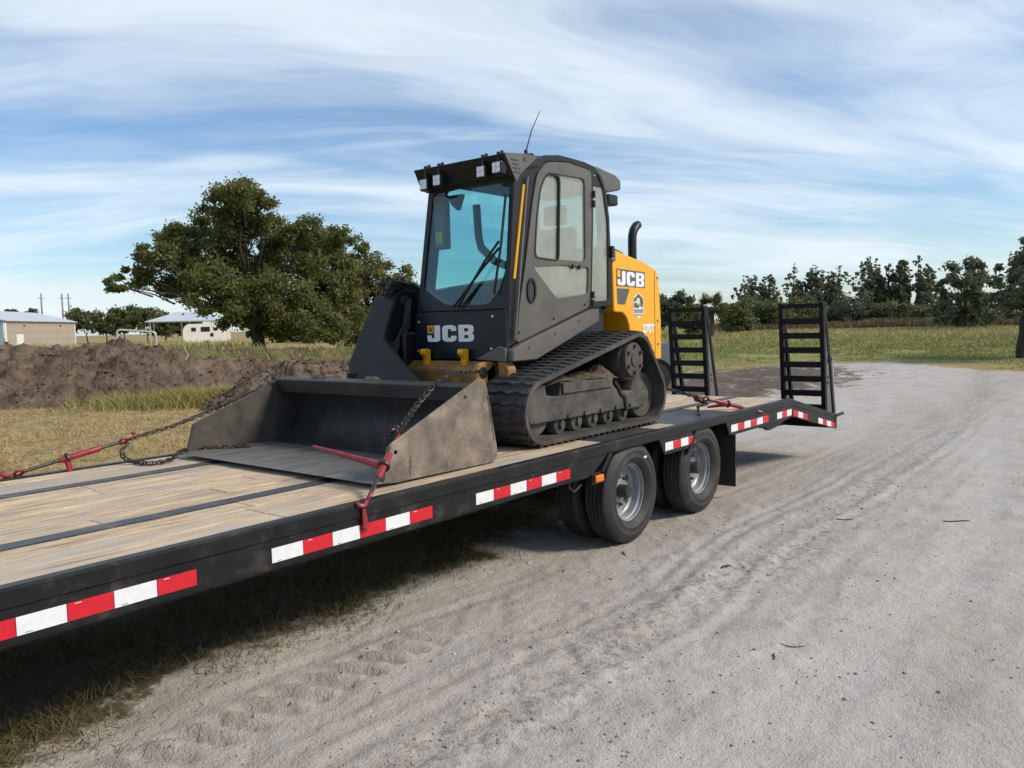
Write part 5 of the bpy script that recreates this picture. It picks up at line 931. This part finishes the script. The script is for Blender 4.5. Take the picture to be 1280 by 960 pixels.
for (xa, za_), (xb, zb_) in (((-2.27, 1.05), (-2.285, .90)), ((-2.36, 1.09), (-2.27, 1.05)), ((-1.56, 1.32), (-1.50, 1.02))):
    MB().tube([(xa+(xb-xa)*k/14+random.uniform(-.002, .002), BY0-.003, za_+(zb_-za_)*k/14) for k in range(15)], [.004+random.uniform(0, .003) for _ in range(15)], 6).build('weld_bead', 'bucketside', shell)
for y in (1.28, 1.9): MB().prism(rounded([(-1.67, 1.39), (-1.62, 1.43), (-1.58, 1.42), (-1.56, 1.38)], .02, 2), 'y', y-.05, y+.05).build('dirt_clod', 'mud', shell)
# ================================================================ CHAINS AND BINDERS
def link_mesh():
    p = []; L_, W_ = .0125, .0145
    for k in range(12):
        t = 2*math.pi*k/12; p.append((math.copysign(L_, math.cos(t))*(1 if abs(math.cos(t)) > .05 else 0)+W_*math.cos(t), W_*math.sin(t), 0))
    return p
LK = link_mesh()
def chain(name, pts, label, pitch=.036, r=.0050, sag=0):
    pts = [Vector(p) for p in pts]; sp = [pts[0]]
    for i in range(len(pts)-1):
        p0 = pts[max(i-1, 0)]; p1 = pts[i]; p2 = pts[i+1]; p3 = pts[min(i+2, len(pts)-1)]
        for k in range(1, 13):
            t = k/12; sp.append(.5*((2*p1)+(p2-p0)*t+(2*p0-5*p1+4*p2-p3)*t*t+(3*p1-p0-3*p2+p3)*t**3) if sag else p1.lerp(p2, t))
    d = [0.]; 
    for i in range(len(sp)-1): d.append(d[-1]+(sp[i+1]-sp[i]).length)
    mb = MB(); s_ = 0; j = 0; flip = 0
    while s_+pitch < d[-1]:
        def P_(q):
            i = min(len(d)-2, max(0, int(np.searchsorted(d, q))-1)); f = (q-d[i])/max(1e-6, d[i+1]-d[i]); return sp[i].lerp(sp[i+1], f)
        a = P_(s_); b = P_(s_+pitch); t = (b-a).normalized(); c = (a+b)/2; n1 = t.cross(Vector((0, 0, 1))); n1 = n1.normalized() if n1.length > .01 else Vector((1, 0, 0)); n2 = t.cross(n1); w1 = (n1+n2).normalized() if flip else (n1-n2).normalized()
        w1 = (w1+Vector((random.uniform(-.2, .2), random.uniform(-.2, .2), random.uniform(-.2, .2)))).normalized()
        ring = [c+t*q[0]*1.1+w1*q[1] for q in LK]; ring.append(ring[0]); mb.tube(ring, r, 5, False); s_ += pitch; flip ^= 1
    return tag(mb.build(name, 'chain', None, True), label, 'chain', 'chains tying the loader down')
def ring_(mb, c, ax, R_, r):
    c = Vector(c); ax = Vector(ax).normalized(); a = ax.orthogonal().normalized(); b = ax.cross(a); mb.tube([c+(a*math.cos(t)+b*math.sin(t))*R_ for t in np.linspace(0, 2*math.pi, 15)], r, 7, False)
def binder(hook, end, hdir, hl, label, ratio=(.28, .80), hpos=.5):
    A = Vector(hook); B = Vector(end); t = (B-A).normalized(); L_ = (B-A).length; rt_ = root('load_binder', A, label, 'load binder', 'red ratchet binders tightening the chains')
    p0 = A+t*L_*ratio[0]; p1 = A+t*L_*ratio[1]
    MB().tube([p0, p0+t*.02, p1-t*.02, p1], [.016, .021, .021, .016], 12).build('barrel', 'red', rt_, True)
    MB().tube([A+t*.07, p0], .012, 8).build('screw_rod', 'chain', rt_); MB().tube([p1, B-t*.07], .012, 8).build('screw_rod', 'chain', rt_)
    sd = t.orthogonal().normalized()
    for c, s_ in ((A+t*.045, 1), (B-t*.045, -1)): mb = MB(); ring_(mb, c, sd, .027, .010); mb.build('eye', 'red', rt_, True)
    for c, s_ in ((A, -1), (B, 1)):
        mb = MB(); q = [c-t*s_*.02, c+t*s_*.02, c+t*s_*.045+sd*.012, c+t*s_*.05+sd*.035, c+t*s_*.03+sd*.05]; mb.tube(q, [.010, .012, .013, .012, .007], 8); mb.build('grab_hook', 'red', rt_, True)
    hp = A+t*L_*hpos; mb = MB(); ring_(mb, hp, t, .028, .012); mb.build('ratchet_gear', 'chain', rt_, True)
    if hl: h1 = hp+Vector(hdir).normalized()*hl; MB().tube([hp, hp.lerp(h1, .12), hp.lerp(h1, .5), h1], [.026, .024, .017, .010], 8).build('handle', 'red', rt_, True)
    return rt_
# near front
hk = onY(458, 628, -.012); e1 = onY(497, 546, .30); hp = hk.lerp(e1, .52); he = onZ(392, 558, 1.06)
binder(hk, e1, he-hp, (he-hp).length, 'red ratchet binder with long handle beside the near bucket plate', (.34, .86), .52)
tl = onY(456, 655, -.02); MB().box(0, 0, 0, 0, 0, 0)
tag(MB().prism([(tl.x-.012, HD-.03), (tl.x+.012, HD-.03), (tl.x+.028, HD-.13), (tl.x+.012, HD-.155), (tl.x-.01, HD-.13)], 'y', -.022, -.009).build('binder_hook', 'red', None, bevel=.003), 'red hook of a binder hanging over the black rub rail', 'hook')
bt = onZ(547, 476, 1.415); chain('tie_down_chain', [e1+Vector((0, 0, .02)), onY(521, 506, .48), bt, onX(570, 466, -1.35), (-.95, .77, 1.43)], 'chain running over the bucket top lip to the yellow lug')
chain('tie_down_chain', [e1+Vector((0, .01, .03)), e1+Vector((.05, .06, .05)), e1+Vector((.0, .12, -.02)), e1+Vector((-.02, .10, -.10))], 'short loose chain end bunched at the near binder hook')
# far front
e2 = onY(162, 549, 2.50); h2 = onY(14, 594, 2.575)
binder(h2, e2, (0.0, -.35, -1), .17, 'red ratchet binder stretched along the far rail ahead of the bucket', (.38, .74), .45)
chain('tie_down_chain', [e2, onY(215, 533, 2.47), onY(280, 507, 2.42), onY(330, 484, 2.39), onY(352, 476, 2.3), onY(400, 474, 2.05)], 'taut chain climbing from the far binder to the bucket top corner')
chain('tie_down_chain', [e2+Vector((0, -.02, -.01)), onY(152, 566, 2.45), onZ(162, 576, HD+.02), onZ(190, 579, HD+.012), onZ(214, 574, HD+.015), onY(226, 564, 2.32), onZ(240, 561.5, .912), onZ(275, 559, .91), onZ(312, 557.5, .91)], 'slack chain looping on the planks and onto the bucket lip', sag=1)
# rear near
e3 = onZ(878, 497.5, 1.0); h3 = onY(948, 514, .0)
hp = h3.lerp(e3, .55); he = onZ(884, 509, .885)
binder(h3, e3, he-hp, (he-hp).length, 'red ratchet binder lying on the rear deck behind the loader track', (.30, .78), .55)
chain('tie_down_chain', [e3, onZ(862, 494, 1.02), onZ(846, 489, 1.05), onY(834, 486, .95), (1.50, 1.1, 1.15)], 'chain from the rear binder up to the back of the loader')
chain('tie_down_chain', [e3, onZ(868, 499, .96), e3+Vector((-.03, -.06, -.05)), onZ(873, 508, .92), onZ(873.5, 517, HD+.01), onZ(875, 519, HD+.01)], 'loose chain end hanging onto the black deck plate', sag=1)
# ================================================================ PARKED PICKUP behind the loader
g = at(849, 490, 20.3); uu = Vector((-rt.x, -rt.y, 0)).normalized(); vv = Vector((fw.x, fw.y, 0)).normalized(); g.z = 0
CR = root('parked_pickup', g+uu*2.6, 'grey pickup truck parked behind the loader, mostly hidden', 'pickup')
def C3(s_, t_, z_): return tuple(g+uu*s_+vv*t_+Vector((0, 0, z_)))
def arch(sc, r_, zc): return [(sc-r_*math.cos(t), zc+r_*math.sin(t)) for t in np.linspace(0, math.pi, 12)]
body = [(.0, .45), (.0, .95), (.06, 1.12), (.25, 1.20), (1.35, 1.27), (3.4, 1.27), (5.35, 1.25), (5.4, .5), (4.85, .42)]+[p for p in arch(4.40, .47, .42)][::-1]+[(3.9, .38), (1.05, .38)]+[p for p in arch(.56, .43, .40)][::-1]+[(.10, .42)]
def ext(pts, t0, t1, nm, mt, par, bev=0):
    m = len(pts); MBo = MB().add([C3(p[0], t0, p[1]) for p in pts]+[C3(p[0], t1, p[1]) for p in pts], [tuple(range(m)), tuple(range(2*m-1, m-1, -1))]+[(i, (i+1) % m, m+(i+1) % m, m+i) for i in range(m)]); return MBo.build(nm, mt, par, bevel=bev)
ext(body, 0, 1.9, 'body', 'carpaint', CR, .03); cabp = ext([(1.45, 1.26), (2.15, 1.82), (3.2, 1.84), (3.5, 1.26)], .12, 1.78, 'cab', 'carpaint', CR, .03); ext([(1.75, 1.30), (2.2, 1.74), (3.1, 1.76), (3.3, 1.30)], .10, .118, 'side_window', 'darkglass', cabp)
for s_ in (.56, 4.40):
    for t_ in (.02, 1.62):
        wh = MB().lathe([(.22, 0), (.33, 0), (.38, .03), (.38, .22), (.33, .25), (.22, .25)], (0, 0, 0), 30, close=True).build('wheel', 'tyre', CR, True); wh.location = C3(s_, t_, .38); wh.rotation_euler.z = math.atan2(vv.y, vv.x)-math.pi/2
        MB().lathe([(.22, .02), (.2, .06), (.08, .05), (0, .04)], (0, 0, 0), 24).build('rim', 'rim', wh, True)
hl = MB().add([C3(-.01, .1, .8), C3(-.01, .45, .8), C3(-.01, .45, 1.0), C3(-.01, .1, 1.0), C3(.05, .1, .8), C3(.05, .45, .8), C3(.05, .45, 1.0), C3(.05, .1, 1.0)], [(0, 1, 2, 3), (7, 6, 5, 4), (0, 4, 5, 1), (1, 5, 6, 2), (2, 6, 7, 3), (3, 7, 4, 0)]).build('headlight', 'lens', CR)
